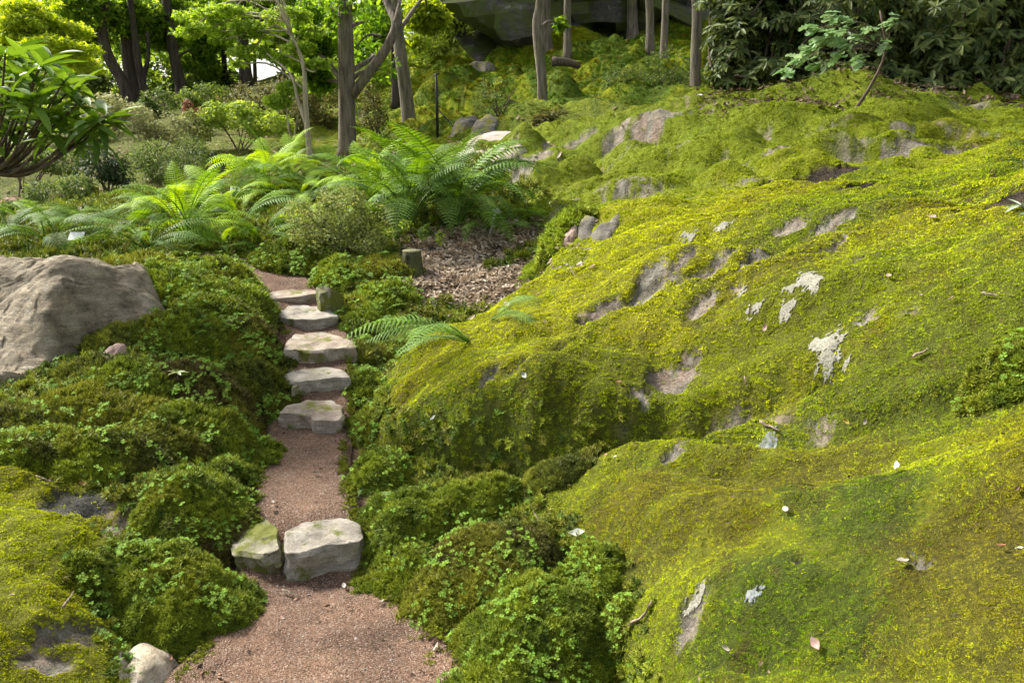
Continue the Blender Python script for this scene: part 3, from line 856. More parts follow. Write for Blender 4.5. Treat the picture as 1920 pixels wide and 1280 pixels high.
def slab(name, outline, thick, mat, label, cat='step stone', group=None, flare=1.0, rough=.010, n=72, lip=.007, lab2=None):
    """a split stone: outline of its top (px, py, z), rounded edge, sides going down"""
    P = np.array([PZ(*a) for a in outline])
    if cat == 'step stone' and thick > .1:
        P[:, 0] = P[:, 0].mean() + (P[:, 0] - P[:, 0].mean()) * 1.09
    if np.cross(np.append(P[1, :2] - P[0, :2], 0), np.append(P[2, :2] - P[1, :2], 0))[2] < 0:
        P = P[::-1]
    # straight edges with a little rounding: walk the polygon
    q = np.concatenate([P, P[:1]]); L = np.concatenate([[0], np.cumsum(np.linalg.norm(np.diff(q, axis=0), axis=1))])
    s = np.linspace(0, L[-1], n, endpoint=False)
    ring = np.stack([np.interp(s, L, q[:, k]) for k in range(3)], -1)
    for _ in range(1):
        ring = .25 * np.roll(ring, 1, 0) + .5 * ring + .25 * np.roll(ring, -1, 0)
    c = ring.mean(0)
    nrm2 = ring - c; nrm2[:, 2] = 0; nrm2 /= np.linalg.norm(nrm2, axis=1, keepdims=True)
    ring[:, :2] += (nrm2 * (.008 * fbm(ring[:, 0] * 14, ring[:, 1] * 14, 3))[:, None])[:, :2]
    rings = []
    for f in (.12, .25, .38, .5, .62, .74, .84, .92, .97):
        rings.append(c + (ring - c) * f)
    rings.append(ring - np.array([0, 0, lip * .35]))
    for k, dz in enumerate((.12, .28, .45, .65, .85, 1.0)):
        r = c + (ring - c) * np.array([1 + (flare - 1) * dz, 1 + (flare - 1) * dz, 1]) + nrm2 * lip * .25
        r = r - np.array([0, 0, lip * .35 + dz * thick])
        rings.append(r)
    V = np.concatenate([c[None]] + rings)
    top = np.concatenate([[True]] + [np.full(n, k < 10) for k in range(len(rings))])
    d = fbm(V[:, 0] * 9 + 2, V[:, 1] * 9 + V[:, 2] * 9, 4) * rough
    V[:, 2] += np.where(top, .6 * d + .2 * rough * np.sign(n3d(V, 6)), .3 * d)
    side = ~top
    out2 = V - c; out2[:, 2] = 0; out2 /= np.maximum(np.linalg.norm(out2, axis=1, keepdims=True), 1e-6)
    V[side] += out2[side] * (1.5 * rough * n3d(V[side], 14))[:, None]
    base = c - np.array([0, 0, thick])
    nr = len(rings)
    i = 1 + np.arange(nr - 1)[:, None] * n; j = np.arange(n)[None]; k = (j + 1) % n
    Q = np.stack([i + j, i + n + j, i + n + k, i + k], -1).reshape(-1, 4)
    T = np.stack([np.zeros(n, int), 1 + np.arange(n), 1 + (np.arange(n) + 1) % n], -1)
    b0 = 1 + (nr - 1) * n
    V = np.concatenate([V, [c - np.array([0, 0, thick + lip])]])
    B = np.stack([np.full(n, len(V) - 1), b0 + (np.arange(n) + 1) % n, b0 + np.arange(n)], -1)
    me = mesh_np(name, V - base, [Q, T, B], True, mat, .55)
    o = obj(name, me, loc=base)
    return tag(o, label, cat, group)

m_step = rock_mat('step_stone_rock', [(.25, (.20, .175, .14)), (.5, (.31, .28, .23)), (.72, (.41, .38, .32))], lamt=.45, moss=.2, scale=2.2, bump=.6, mosscol=(.10, .11, .02))
m_step_m = rock_mat('mossy_step_rock', [(.25, (.17, .15, .11)), (.5, (.29, .27, .20)), (.72, (.40, .36, .29))], lamt=.5, moss=.8, scale=2.2, bump=.6, mosscol=(.11, .12, .02))
m_step_r = rock_mat('reddish_step_rock', [(.25, (.20, .15, .12)), (.5, (.34, .28, .22)), (.72, (.46, .42, .36))], lamt=.4, moss=.45, scale=2.2, bump=.6, mosscol=(.12, .12, .02))
GS = 'stones of the path steps'
slab('step_stone', [(540, 999, .13), (569, 979, .13), (634, 968, .135), (668, 980, .135), (675, 1003, .125), (669, 1014, .12), (620, 1021, .12), (583, 1032, .115), (541, 1036, .115)], .135, m_step,
     'pale thick block, the right stone of the lowest step on the path', 'step stone', GS, 1.0, .012)
slab('step_stone', [(436, 1006, .11), (474, 977, .125), (497, 966, .13), (514, 990, .125), (519, 1027, .115), (494, 1041, .105), (446, 1031, .10)], .13, m_step_m,
     'moss-blotched rounded stone, left stone of the lowest step', 'step stone', GS, 1.02, .014)
slab('step_stone', [(523, 1024, .085), (531, 1018, .09), (534, 1022, .09), (532, 1035, .085), (525, 1038, .08)], .1, m_step_m,
     'thin mossy wedge of stone jammed between the two lowest step stones', 'wedge stone', None, 1.0, .004, 32)
slab('step_stone', [(492, 1046, .055), (512, 1040, .06), (523, 1046, .06), (521, 1058, .05), (500, 1062, .045)], .07, m_step_m,
     'small dark stone packed low under the mossy left block of the lowest step', 'wedge stone', None, 1.0, .006, 40)
slab('step_stone', [(528, 775, .235), (540, 759, .24), (575, 751, .24), (622, 750, .24), (637, 760, .24), (639, 776, .235), (632, 788, .225), (600, 786, .225), (584, 787, .225), (582, 777, .235)], .13, m_step_r,
     'broken stone step with a notch in its front, second step from the bottom', 'step stone', GS, 1.0, .010)
slab('step_stone', [(527, 786, .19), (545, 778, .195), (584, 776, .195), (586, 793, .18), (545, 797, .18)], .09, m_step_m,
     'low ledge stone filling the notch of the second step', 'step stone', None, 1.0, .006, 44)
slab('step_stone', [(533, 706, .325), (555, 695, .33), (608, 687, .335), (638, 691, .335), (649, 707, .325), (608, 710, .315), (560, 717, .31)], .12, m_step,
     'smooth pale lens-shaped stone step, third from the bottom', 'step stone', GS, 1.0, .008)
slab('step_stone', [(537, 655, .42), (542, 640, .425), (557, 626, .43), (620, 622, .43), (655, 637, .425), (662, 650, .415), (608, 656, .41)], .12, m_step_r,
     'wide cracked stone step with reddish front face, fourth from the bottom', 'step stone', GS, .98, .012)
slab('step_stone', [(516, 590, .485), (525, 578, .49), (560, 569, .495), (603, 577, .495), (630, 590, .49), (592, 598, .48), (552, 600, .475)], .11, m_step,
     'grey stone step with a crack across its top, fifth from the bottom', 'step stone', GS, .97, .010)
slab('step_stone', [(498, 551, .55), (516, 546, .55), (548, 543, .555), (592, 544, .555), (594, 551, .55), (548, 556, .545), (506, 560, .54)], .10, m_step_r,
     'dark-fronted topmost stone step below the bend of the path', 'step stone', GS, .98, .008)
slab('edge_stone', [(592, 538, .63), (606, 534, .645), (618, 538, .64), (646, 553, .58), (632, 560, .56), (600, 549, .61)], .24, m_step_m,
     'upright mossy block standing at the right end of the topmost step', 'edge stone', None, 1.05, .014)
slab('edge_stone', [(548, 724, .29), (566, 712, .30), (560, 722, .295), (546, 730, .285)], .04, m_step_m, 'small flat stone chip beside the third step', 'stone', None, 1.0, .004, 30)

def dome_rock(name, edge, mat, label, H=.1, wdt=.15, tps=None, res=.012, nzamp=.02, cuts=(), sink=.03, cat='boulder', group=None, stretch=1.0):
    """a boulder sitting in the ground: outline on the ground, rounded sides"""
    E = np.array(edge); lo, hi = E[:, :2].min(0) - .05, E[:, :2].max(0) + .05
    xs = np.arange(lo[0], hi[0], res); ys = np.arange(lo[1], hi[1], res)
    X, Yv = np.meshgrid(xs, ys)
    sd_ = poly_sd(E, X, Yv) + .25 * wdt * fbm(X * .6 / wdt, Yv * .6 / wdt, 3)
    g = hgt(X, Yv)
    t = np.clip(sd_ / wdt, 0, 1); pr = np.sqrt(np.clip(1 - (1 - t) ** 2, 0, 1))
    topz = TPS(tps, 1e-5)(X, Yv) if tps is not None else g + H
    zz = g - sink + (topz - g + sink) * pr
    zz += nzamp * pr * (fbm(X * 3.1 / stretch, Yv * 5.5, 5, .55) + .9 * np.round(2.5 * fbm(X * 2.2 + Yv * 1.3, Yv * 3.7 - X * .8, 3)) / 2.5)
    for line, ww, dd in cuts:
        zz -= dd * np.exp(-(line_dist(line, X, Yv) / ww) ** 2) * pr
    ok = sd_ > -res
    idx = -np.ones(X.shape, int); idx[ok] = np.arange(ok.sum())
    V = np.stack([X[ok], Yv[ok], zz[ok]], -1)
    Q = np.stack([idx[:-1, :-1], idx[:-1, 1:], idx[1:, 1:], idx[1:, :-1]], -1).reshape(-1, 4)
    Q = Q[(Q >= 0).all(1)]
    c = np.array([E[:, 0].mean(), E[:, 1].mean(), V[:, 2].min()])
    # a skirt and base underground, so the rock is a solid body
    o = obj(name, mesh_np(name, V - c, Q, True, mat, .6), loc=c)
    so = o.modifiers.new('body', 'SOLIDIFY'); so.thickness = .06; so.offset = -1
    tag(o, label, cat, group)
    return o, (X, Yv, zz, ok)

m_boulder = rock_mat('grey_tan_boulder_rock', [(.32, (.10, .08, .055)), (.46, (.22, .18, .122)), (.56, (.29, .245, .17)), (.72, (.38, .335, .255))], lichen=(.42, .42, .37), lamt=.5, moss=0, scale=1.9, bump=.9)
b_pts = Z([(100, 610, .68), (182, 518, .90), (245, 545, .82), (60, 522, .93), (150, 512, .845), (110, 505, .88), (30, 650, .58), (200, 600, .68), (268, 590, .66), (-80, 560, .92), (0, 516, .95), (20, 585, .78), (-150, 600, .85), (130, 660, .56), (-40, 680, .56)]) + YY([(185, 481, 4.55), (90, 490, 4.6), (-50, 505, 4.7), (215, 487, 4.5)])
bc = [(Z([(40, 540, .86), (70, 600, .72), (60, 650, .58)]), .009, .018), (Z([(-20, 600, .76), (60, 620, .67), (140, 640, .6)]), .008, .016), (Z([(200, 530, .87), (225, 560, .78), (280, 575, .68)]), .009, .016), (Z([(120, 520, .87), (170, 545, .84), (215, 548, .83)]), .008, .012), (Z([(85, 550, .8), (110, 580, .73), (150, 610, .68)]), .010, .025), (Z([(90, 560, .79), (140, 550, .83)]), .01, .012), (Z([(190, 575, .74), (230, 595, .68)]), .01, .010),
      (Z([(-40, 676, .54), (60, 674, .52)]), .012, .02), (Z([(-40, 692, .52), (50, 688, .50)]), .01, .018), (Z([(-40, 660, .58), (60, 655, .57)]), .01, .012), (Z([(100, 502, .88), (150, 508, .85), (205, 500, .86)]), .07, .06)]
bo, BGRID = dome_rock('boulder', b_edge, m_boulder, 'big bare grey-tan boulder bulging out of the moss at the left edge', .4, .34, b_pts, .009, .03, bc)

m_pink = rock_mat('pink_granite', [(.28, (.24, .155, .125)), (.5, (.38, .27, .22)), (.7, (.47, .39, .33))], lamt=.3, scale=3.0, bump=.5)
m_pale = rock_mat('pale_slab_rock', [(.28, (.24, .195, .16)), (.5, (.36, .30, .25)), (.7, (.44, .38, .33))], lamt=.3, scale=.8, bump=.5)
m_dark = rock_mat('dark_weathered_rock', [(.28, (.07, .063, .055)), (.5, (.14, .125, .105)), (.7, (.24, .21, .18))], lamt=.35, moss=.5, scale=2.0, bump=.6)
m_tan = rock_mat('buff_rock', [(.28, (.33, .26, .18)), (.5, (.50, .42, .31)), (.7, (.58, .52, .42))], lamt=.3, scale=3.0, bump=.6)
def small_rock(px, py, rx, ry, H, mat, label, name='rock', ang=0.0, cat='rock', group=None, wk=.75):
    c = ground_hit(px, py)
    a = np.linspace(0, 2 * np.pi, 9, endpoint=False) + rng.uniform(-.2, .2, 9)
    r = rng.uniform(.78, 1.12, 9)
    e = np.stack([np.cos(a) * rx * r, np.sin(a) * ry * r], -1)
    ca, sa_ = math.cos(ang), math.sin(ang)
    e = np.stack([c[0] + e[:, 0] * ca - e[:, 1] * sa_, c[1] + e[:, 0] * sa_ + e[:, 1] * ca, np.full(9, c[2])], -1)
    return dome_rock(name, e, mat, label, H, min(rx, ry) * wk, None, min(rx, ry) / 11, H * .18, (), .03, cat, group)[0]
small_rock(222, 672, .075, .07, .07, m_pink, 'pitted pink-grey rock in the moss just below the big boulder')
small_rock(188, 700, .05, .10, .05, m_pink, 'reddish cracked rock left of the pitted rock below the boulder')
small_rock(272, 1250, .085, .17, .035, m_tan, 'smooth buff rock at the near left edge of the path', ang=.25)
small_rock(1058, 418, .12, .12, .05, m_dark, 'dark rock at the edge of the leaf litter under the mossy slope')
small_rock(1100, 425, .09, .10, .035, m_dark, 'brownish rock beside the bright grassy moss cushion')
small_rock(1135, 432, .11, .10, .035, m_dark, 'flat dark rock wedged under the lip of the mossy slope')
small_rock(1070, 445, .07, .05, .05, m_pink, 'small rounded rock lying on the leaf litter by the slope')
dome_rock('boulder', YY([(835, 300, 9.0), (930, 294, 8.5), (1000, 274, 8.7), (1002, 258, 9.5), (940, 252, 10.3), (880, 272, 10.2)]), m_pale, 'long pale bare slab of rock behind the tall fern', .12, .30, YY([(858, 284, 9.0), (920, 280, 8.8), (990, 266, 9.0), (980, 247, 9.6), (935, 247, 9.9), (890, 264, 9.6)]), .03, .006)
small_rock(940, 298, .32, .12, .06, m_pale, 'low flat pale rock in front of the long bare slab')
small_rock(905, 128, .45, .3, .12, m_dark, 'moss-topped dark rock high on the shaded hillside')
small_rock(870, 235, .25, .2, .10, m_dark, 'grey rock in the hollow beside the thin black pole')
small_rock(905, 248, .25, .2, .08, m_dark, 'grey boulder in the dark hollow behind the pale slab')

# ------------------------------------------------------------------ cliff above the hillside
def lump(c, r, nu=90, nv=60, amp=.5, f=.35, sq=.7):
    u = np.linspace(0, 2 * np.pi, nu, endpoint=False); v = np.linspace(-.5 * np.pi, .5 * np.pi, nv)
    U, Vv = np.meshgrid(u, v)
    pw = lambda a: np.sign(a) * np.abs(a) ** sq
    P = np.stack([pw(np.cos(Vv)) * pw(np.cos(U)), pw(np.cos(Vv)) * pw(np.sin(U)), pw(np.sin(Vv))], -1).reshape(-1, 3)
    Q = P * np.array(r)
    d = n3d(Q + 11, f) + .5 * n3d(Q + 5, f * 2.3) + .25 * n3d(Q, f * 5.1)
    d = d + .8 * (((Q[:, 2] * .8 + Q[:, 0] * .45 + .5 * n3d(Q, .3)) % 1.7) / 1.7) + .2 * np.round(2 * n3d(Q + 3, .45)) / 2 + .16 * n3d(Q + 1, 1.9) + .08 * n3d(Q + 2, 4.3)
    V = Q + P * (amp * d)[:, None]
    i = np.arange(nv - 1)[:, None] * nu; j = np.arange(nu)[None]; k = (j + 1) % nu
    return V + np.array(c), np.stack([i + j, i + k, i + nu + k, i + nu + j], -1).reshape(-1, 4)
m_cliff = rock_mat('cliff_rock', [(.30, (.04, .037, .034)), (.5, (.10, .092, .082)), (.7, (.20, .185, .16))], lamt=.3, moss=.8, scale=.35, bump=1.0, mosscol=(.07, .09, .02))
V, Q = lump((0, 0, 0), (6.5, 4.5, 6.5), nu=150, nv=110, amp=1.5)
o = obj('rock_cliff', mesh_np('rock_cliff', V, Q, True, m_cliff, .45), loc=(5.2, 28.5, 7.0), kind='structure'); o['label'] = 'dark overhanging cliff at the top of the wooded hillside'
V, Q = lump((0, 0, 0), (4.0, 3.0, 3.2), nu=130, nv=90, amp=1.2)
o = obj('rock_cliff', mesh_np('rock_cliff', V, Q, True, m_cliff, .45), loc=(1.6, 27.0, 5.6), kind='structure'); o['label'] = 'lower grey shoulder of the cliff behind the hillside trees'
# ------------------------------------------------------------------ haircap moss cushions with wood sorrel
m_hair = tint_leaf_mat('haircap_moss', trans=.22, rough=.65, spec=.25, var=.45)
m_sorrel = tint_leaf_mat('wood_sorrel_leaf', trans=.35, rough=.7, spec=.12, var=.18)
m_cush, nt, out = new_mat('cushion_moss_body')
tc = N(nt, 'ShaderNodeTexCoord')
na = N(nt, 'ShaderNodeTexNoise', i_Scale=80.0, i_Detail=5.0, i_Roughness=.7); nt.links.new(tc.outputs['Object'], na.inputs['Vector'])
rr = ramp(nt, [(.35, (.022, .030, .008)), (.6, (.055, .085, .014)), (.75, (.09, .11, .02))], na.outputs['Fac'])
pb = N(nt, 'ShaderNodeBsdfPrincipled', i_Roughness=.95); nt.links.new(rr.outputs[0], pb.inputs['Base Color']); nt.links.new(pb.outputs[0], out.inputs['Surface'])

def star_sprigs(ns, spread, L, W, seed):
    r = np.random.default_rng(seed); parts = []
    for s_ in range(ns):
        rad = spread * math.sqrt(r.uniform()); th = r.uniform(0, 6.283)
        base = np.array([rad * math.cos(th), rad * math.sin(th), -.004]); ax = np.array([r.normal(0, .22), r.normal(0, .22), 1.0]); ax /= np.linalg.norm(ax)
        for lay, (h, el, lk) in enumerate(((.45, .35, 1.0), (.85, .75, .85), (1.15, 1.2, .6))):
            nb = (6, 5, 3)[lay]
            for k in range(nb):
                V, F = blade(L * lk * r.uniform(.8, 1.2), W * lk, .10)
                e = el + r.normal(0, .15); az = 6.283 * k / nb + r.uniform(0, .8) + lay
                ce, se = math.cos(e), math.sin(e); V = V @ np.array([[ce, 0, -se], [0, 1, 0], [se, 0, ce]]).T
                ca, sa_ = math.cos(az), math.sin(az); V = V @ np.array([[ca, -sa_, 0], [sa_, ca, 0], [0, 0, 1]]).T
                parts.append((V + base + ax * L * 1.1 * h, F))
    return join_np(parts)
C_HAIR = proto_coll('haircap_sprig', [mesh_np('haircap_sprig', *star_sprigs(3, .013, .0165, .0034, 300 + k), False, m_hair) for k in range(5)])
NG_HAIR = scatter_group('haircap_scatter', C_HAIR)

def sorrel_leaf(seed):
    """three heart-shaped leaflets, slightly folded, on a thin stalk"""
    r = np.random.default_rng(seed); parts = []
    for k in range(3):
        a = 2.0944 * k + r.uniform(-.15, .15); L = .0125 * r.uniform(.85, 1.1); fold = r.uniform(.10, .35); dr = r.uniform(-.25, .05)
        V = np.array([[.0008, 0, 0], [L * .55, -L * .52, 0], [L * .98, -L * .36, 0], [L * .82, 0, 0], [L * .98, L * .36, 0], [L * .55, L * .52, 0]])
        V[:, 2] = np.abs(V[:, 1]) * fold + V[:, 0] * dr
        F = np.array([[0, 1, 2], [0, 2, 3], [0, 3, 4], [0, 4, 5]])
        ca, sa_ = math.cos(a), math.sin(a)
        parts.append((V @ np.array([[ca, -sa_, 0], [sa_, ca, 0], [0, 0, 1]]).T, F))
    parts.append((np.array([[-.0006, 0, 0], [.0006, 0, 0], [.0006, 0, -.022], [-.0006, 0, -.022]]), np.array([[0, 1, 2], [0, 2, 3]])))
    return join_np(parts)
C_SORR = proto_coll('sorrel_leaf', [mesh_np('sorrel_leaf', *sorrel_leaf(400 + k), False, m_sorrel) for k in range(5)])
NG_SORR = scatter_group('sorrel_scatter', C_SORR)

GREEN = [(.070, .108, .009), (.140, .185, .011), (.21, .25, .013)]
OLIVE = [(.065, .08, .012), (.125, .145, .014), (.20, .215, .017)]
BROWN = [(.06, .045, .014), (.10, .085, .018), (.12, .13, .016)]
YELL = [(.16, .17, .014), (.22, .24, .016), (.27, .27, .02)]
def cushion(px, py, rx, ry, h, pal, label, clover=.3, rot=0.0, sprig=1.0, lum=1.0, group='haircap moss cushions'):
    """a domed cushion of haircap moss; px, py is the foot of the cushion's middle"""
    c = ground_hit(px, py)
    h *= .68; lum *= 1.12
    nu, nv = 44, 16
    a = np.linspace(0, 2 * np.pi, nu, endpoint=False); t = np.linspace(0, 1, nv)
    A, T = np.meshgrid(a, t)
    wob = 1 + .30 * pnoise(np.cos(A) * 1.3 + px * .37, np.sin(A) * 1.3 + py * .21) + .14 * pnoise(np.cos(A) * 3.2 + px, np.sin(A) * 3.2)
    def surf(A, T, wob):
        X = rx * T * wob * np.cos(A); Yv = ry * T * wob * np.sin(A)
        ca, sa_ = math.cos(rot), math.sin(rot)
        X, Yv = X * ca - Yv * sa_, X * sa_ + Yv * ca
        g = hgt(c[0] + X, c[1] + Yv)
        pr = np.clip(1 - T ** 2.0, 0, 1) ** .62
        lum_ = .34 * fbm((c[0] + X) * 9, (c[1] + Yv) * 9, 3)
        return np.stack([c[0] + X, c[1] + Yv, g - .01 + h * pr * (1 + lum_)], -1)
    V = surf(A, T, wob).reshape(-1, 3)
    i = np.arange(nv - 1)[:, None] * nu; j = np.arange(nu)[None]; k = (j + 1) % nu
    Q = np.stack([i + j, i + nu + j, i + nu + k, i + k], -1).reshape(-1, 4)
    o = obj('moss_cushion', mesh_np('moss_cushion', V - c, Q[:, ::-1], True, m_cush), loc=c)
    tag(o, label, 'moss cushion', group)
    dist = math.hypot(c[0], c[1]); ks = np.clip(dist / 2.9, .85, 2.2) * sprig * 1.22
    area = math.pi * rx * ry * (1 + 1.1 * h / min(rx, ry))
    def pts(n):
        A = rng.uniform(0, 2 * np.pi, n); T = np.sqrt(rng.uniform(0, 1, n)); T = 1 - (1 - T) ** 1.35
        w_ = 1 + .30 * pnoise(np.cos(A) * 1.3 + px * .37, np.sin(A) * 1.3 + py * .21) + .14 * pnoise(np.cos(A) * 3.2 + px, np.sin(A) * 3.2)
        P = surf(A, T, w_)
        e = 1e-3
        P1 = surf(A + e * 8, T, w_); P2 = surf(A, T + e, w_)
        nn = np.cross(P2 - P, P1 - P)
        nn /= np.maximum(np.linalg.norm(nn, axis=1, keepdims=True), 1e-12)
        nn = np.where(nn[:, 2:3] < 0, -nn, nn)
        return P, nn
    n = int(np.clip(area * 10500 / ks ** 2, 160, 3600))
    P, nn = pts(n)
    R = frames(nn + np.array([0, 0, .55]) + rng.normal(0, .15, nn.shape), rng.uniform(0, 6.283, n))
    pal_ = np.array(pal); q = np.clip(.5 + .55 * fbm(P[:, 0] * 6 + 3, P[:, 1] * 6, 3) + rng.normal(0, .22, n), 0, .999) * 2
    b = q.astype(int); f = (q - b)[:, None]
    tint = (pal_[b] * (1 - f) + pal_[np.minimum(b + 1, 2)] * f) * lum
    tint = lerp(tint, BROWN[1], .55 * sstep(.35, .7, fbm(P[:, 0] * 4.5 + 9, P[:, 1] * 4.5 + 2, 3)))
    tint = lerp(tint, [.22, .23, .016], .6 * sstep(.2, .6, fbm(P[:, 0] * 3.5 - 6, P[:, 1] * 3.5, 3)))
    scatter('sprigs', P - c, R, ks * rng.uniform(.8, 1.25, n), tint, C_HAIR, NG_HAIR, o)
    if clover > 0:
        n = int(min(area * 2000 * clover / ks, 360)) + 4
        P, nn = pts(n * 3)
        k_ = fbm(P[:, 0] * 7 + px, P[:, 1] * 7, 2) > .08
        P, nn = P[k_][:n], nn[k_][:n]; n = len(P)
        R = frames(nn * .5 + np.array([0, -.25, .8]) + rng.normal(0, .25, nn.shape), rng.uniform(0, 6.283, n))
        tint = np.array([.13, .24, .03]) * rng.uniform(.6, 1.45, (n, 1)) * np.array([1.0, 1.0, 1.0]) + rng.uniform(0, .05, (n, 1)) * np.array([1, .6, 0])
        scatter('sorrel_leaves', P - c + nn * .024 * ks + np.array([0, 0, .014 * ks]), R, np.clip(ks / 1.2, .95, 1.6) * rng.uniform(.5, 1.0, n), tint, C_SORR, NG_SORR, o)
    return o

# left of the path, from the camera inwards
cushion(320, 1130, .27, .20, .17, GREEN, 'large dark haircap cushion dotted with clover leaves, beside the lowest step on its left', .62, .2)
cushion(400, 1010, .15, .10, .09, BROWN, 'low brownish moss cushion directly behind the mossy left stone of the lowest step', .5)
cushion(375, 955, .23, .17, .14, GREEN, 'bright green rounded moss cushion left of the gravel between first and second step', .22, .3)
cushion(440, 900, .10, .14, .10, GREEN, 'narrow green moss cushion bulging over the left edge of the gravel', .10)
cushion(110, 880, .30, .16, .15, GREEN, 'dark mossy cushion above the wet grey rock hollow at left', .30)
cushion(235, 855, .20, .14, .12, OLIVE, 'olive cushion right of the dark one above the wet hollow', .35)
cushion(415, 825, .25, .16, .14, GREEN, 'wide green cushion left of the second step', .42)
cushion(330, 830, .16, .12, .10, OLIVE, 'small olive cushion between two green ones below the seedling', .3)
cushion(500, 745, .16, .14, .10, OLIVE, 'dusky cushion left of the third step', .45)
cushion(200, 785, .32, .16, .08, YELL, 'yellowish mossy hump below the boulder at left', .10, lum=.85)
cushion(60, 805, .26, .13, .06, OLIVE, 'dark olive hump at the left edge under the boulder', .12)
cushion(390, 740, .26, .16, .10, BROWN, 'brownish hump with clover right of the pale rosette seedling', .65)
cushion(250, 720, .22, .14, .08, GREEN, 'low green hump around the small grey-green fern at left', .35)
cushion(480, 665, .20, .13, .09, OLIVE, 'clover-filled hump left of the fourth step', .8)
cushion(470, 645, .17, .13, .14, BROWN, 'dark domed cushion with a brown flank left of the fourth step', .4)
cushion(345, 640, .24, .17, .17, GREEN, 'dark green dome at the right foot of the big boulder', .30)
cushion(415, 600, .22, .16, .14, GREEN, 'green cushion between the boulder dome and the fifth step', .25)
cushion(460, 570, .18, .16, .12, GREEN, 'bright cushion left of the two topmost steps', .15, lum=1.25)
cushion(330, 545, .26, .20, .13, GREEN, 'bright leafy hump right of the boulder top', .45, lum=1.35)
cushion(420, 520, .22, .20, .11, GREEN, 'mossy hump beside the bend of the path', .40, lum=1.3)
cushion(265, 505, .20, .12, .08, YELL, 'yellow-green moss tuft behind the top of the boulder', .05)
cushion(225, 640, .22, .10, .07, OLIVE, 'mossy apron hanging on the lower right of the boulder', 0)
cushion(165, 705, .15, .10, .07, OLIVE, 'dark moss apron along the foot of the boulder', 0)
# right of the path
cushion(960, 1270, .20, .14, .11, GREEN, 'clover-covered cushion at the bottom edge right of the gravel', .9)
cushion(1010, 1190, .27, .20, .16, GREEN, 'large dark cushion with clover beside the olive slope, near the bottom', .55)
cushion(1085, 1120, .12, .14, .10, GREEN, 'clover-topped cushion against the edge of the near mossy slope', 1.0)
cushion(830, 1120, .17, .12, .10, YELL, 'yellowish feathery cushion on the right edge of the gravel', .28, lum=.8)
cushion(735, 1085, .15, .13, .10, GREEN, 'green cushion just right of the pale block of the lowest step', .3)
cushion(900, 1060, .20, .16, .12, BROWN, 'brown-green cushion with clover in the middle of the right bank', .60)
cushion(975, 1040, .13, .14, .12, OLIVE, 'olive cushion with clover touching the near mossy slope', .7)
cushion(740, 990, .19, .16, .15, GREEN, 'round dark green cushion under the small grey-green fern right of the path', .08)
cushion(898, 940, .17, .13, .13, GREEN, 'neat dark green dome in front of the big rock nose', 0)
cushion(1045, 895, .18, .10, .08, OLIVE, 'dark olive cushion tucked in the angle between two mossy rocks', 0)
cushion(705, 885, .12, .15, .10, GREEN, 'green cushion right of the gravel between first and second step', .25)
cushion(690, 800, .09, .14, .07, GREEN, 'leafy cushion between the second step and the rock nose', .4)
cushion(682, 735, .09, .13, .09, GREEN, 'dark leafy hump right of the third step', .7)
cushion(682, 672, .10, .14, .09, OLIVE, 'mossy hump right of the fourth step', .5)
cushion(675, 610, .14, .14, .10, GREEN, 'leafy hump right of the fifth step', .6, lum=1.2)
cushion(655, 590, .12, .08, .09, YELL, 'yellow-topped small hump right of the fifth step', .1)
cushion(720, 570, .20, .16, .09, GREEN, 'bright green hump between the upright edge stone and the leaf litter', .5, lum=1.3)
cushion(640, 525, .22, .14, .10, GREEN, 'leafy hump right of the bend in the path', .8, lum=1.2)
cushion(560, 505, .22, .12, .09, GREEN, 'dark leafy hump on the far side of the bend in the path', .8)
cushion(715, 515, .18, .14, .10, YELL, 'yellow-green hump in front of the tree stump', .3, lum=.85)
cushion(545, 490, .3, .2, .12, GREEN, 'broad leafy hump under the small-leaved shrub', .6)
cushion(1045, 440, .26, .12, .10, GREEN, 'bright grass-green moss cushion at the edge of the leaf litter', 0, lum=1.5)
cushion(1870, 725, .09, .08, .06, GREEN, 'dark leafy hump at the right edge of the big mossy rock', .9)
cushion(1918, 690, .07, .08, .07, GREEN, 'leafy hump cut off by the right edge of the view', .9)

# wood sorrel and low herbs on the soft ground near the path
x, y = sample_ground(16000, 2.0, 8.5, 1.0, .7, .3)
soft = hgt(x, y, (1 - ROCK) * (1 - HILL) * MOSS * (1 - sstep(.02, .2, PK)))
k_ = (rng.uniform(size=len(x)) < soft * sstep(-.15, .35, fbm(x * 2.1 + 8, y * 2.1, 3) + .12)) & (x < .35)
x, y = x[k_], y[k_]; n = len(x)
P = np.stack([x, y, hgt(x, y) + .03 + .02 * rng.uniform(size=n)], -1)
tint = np.array([.12, .22, .03]) * rng.uniform(.6, 1.5, (n, 1))
scatter('wood_sorrel', P, frames(np.array([0, -.25, 1.0]) + rng.normal(0, .3, (n, 3)), rng.uniform(0, 6.283, n)), np.clip(np.hypot(x, y) / 3, 1, 1.9) * rng.uniform(.55, 1.1, n), tint, C_SORR, NG_SORR)['label'] = 'wood sorrel leaves scattered over the mossy banks'
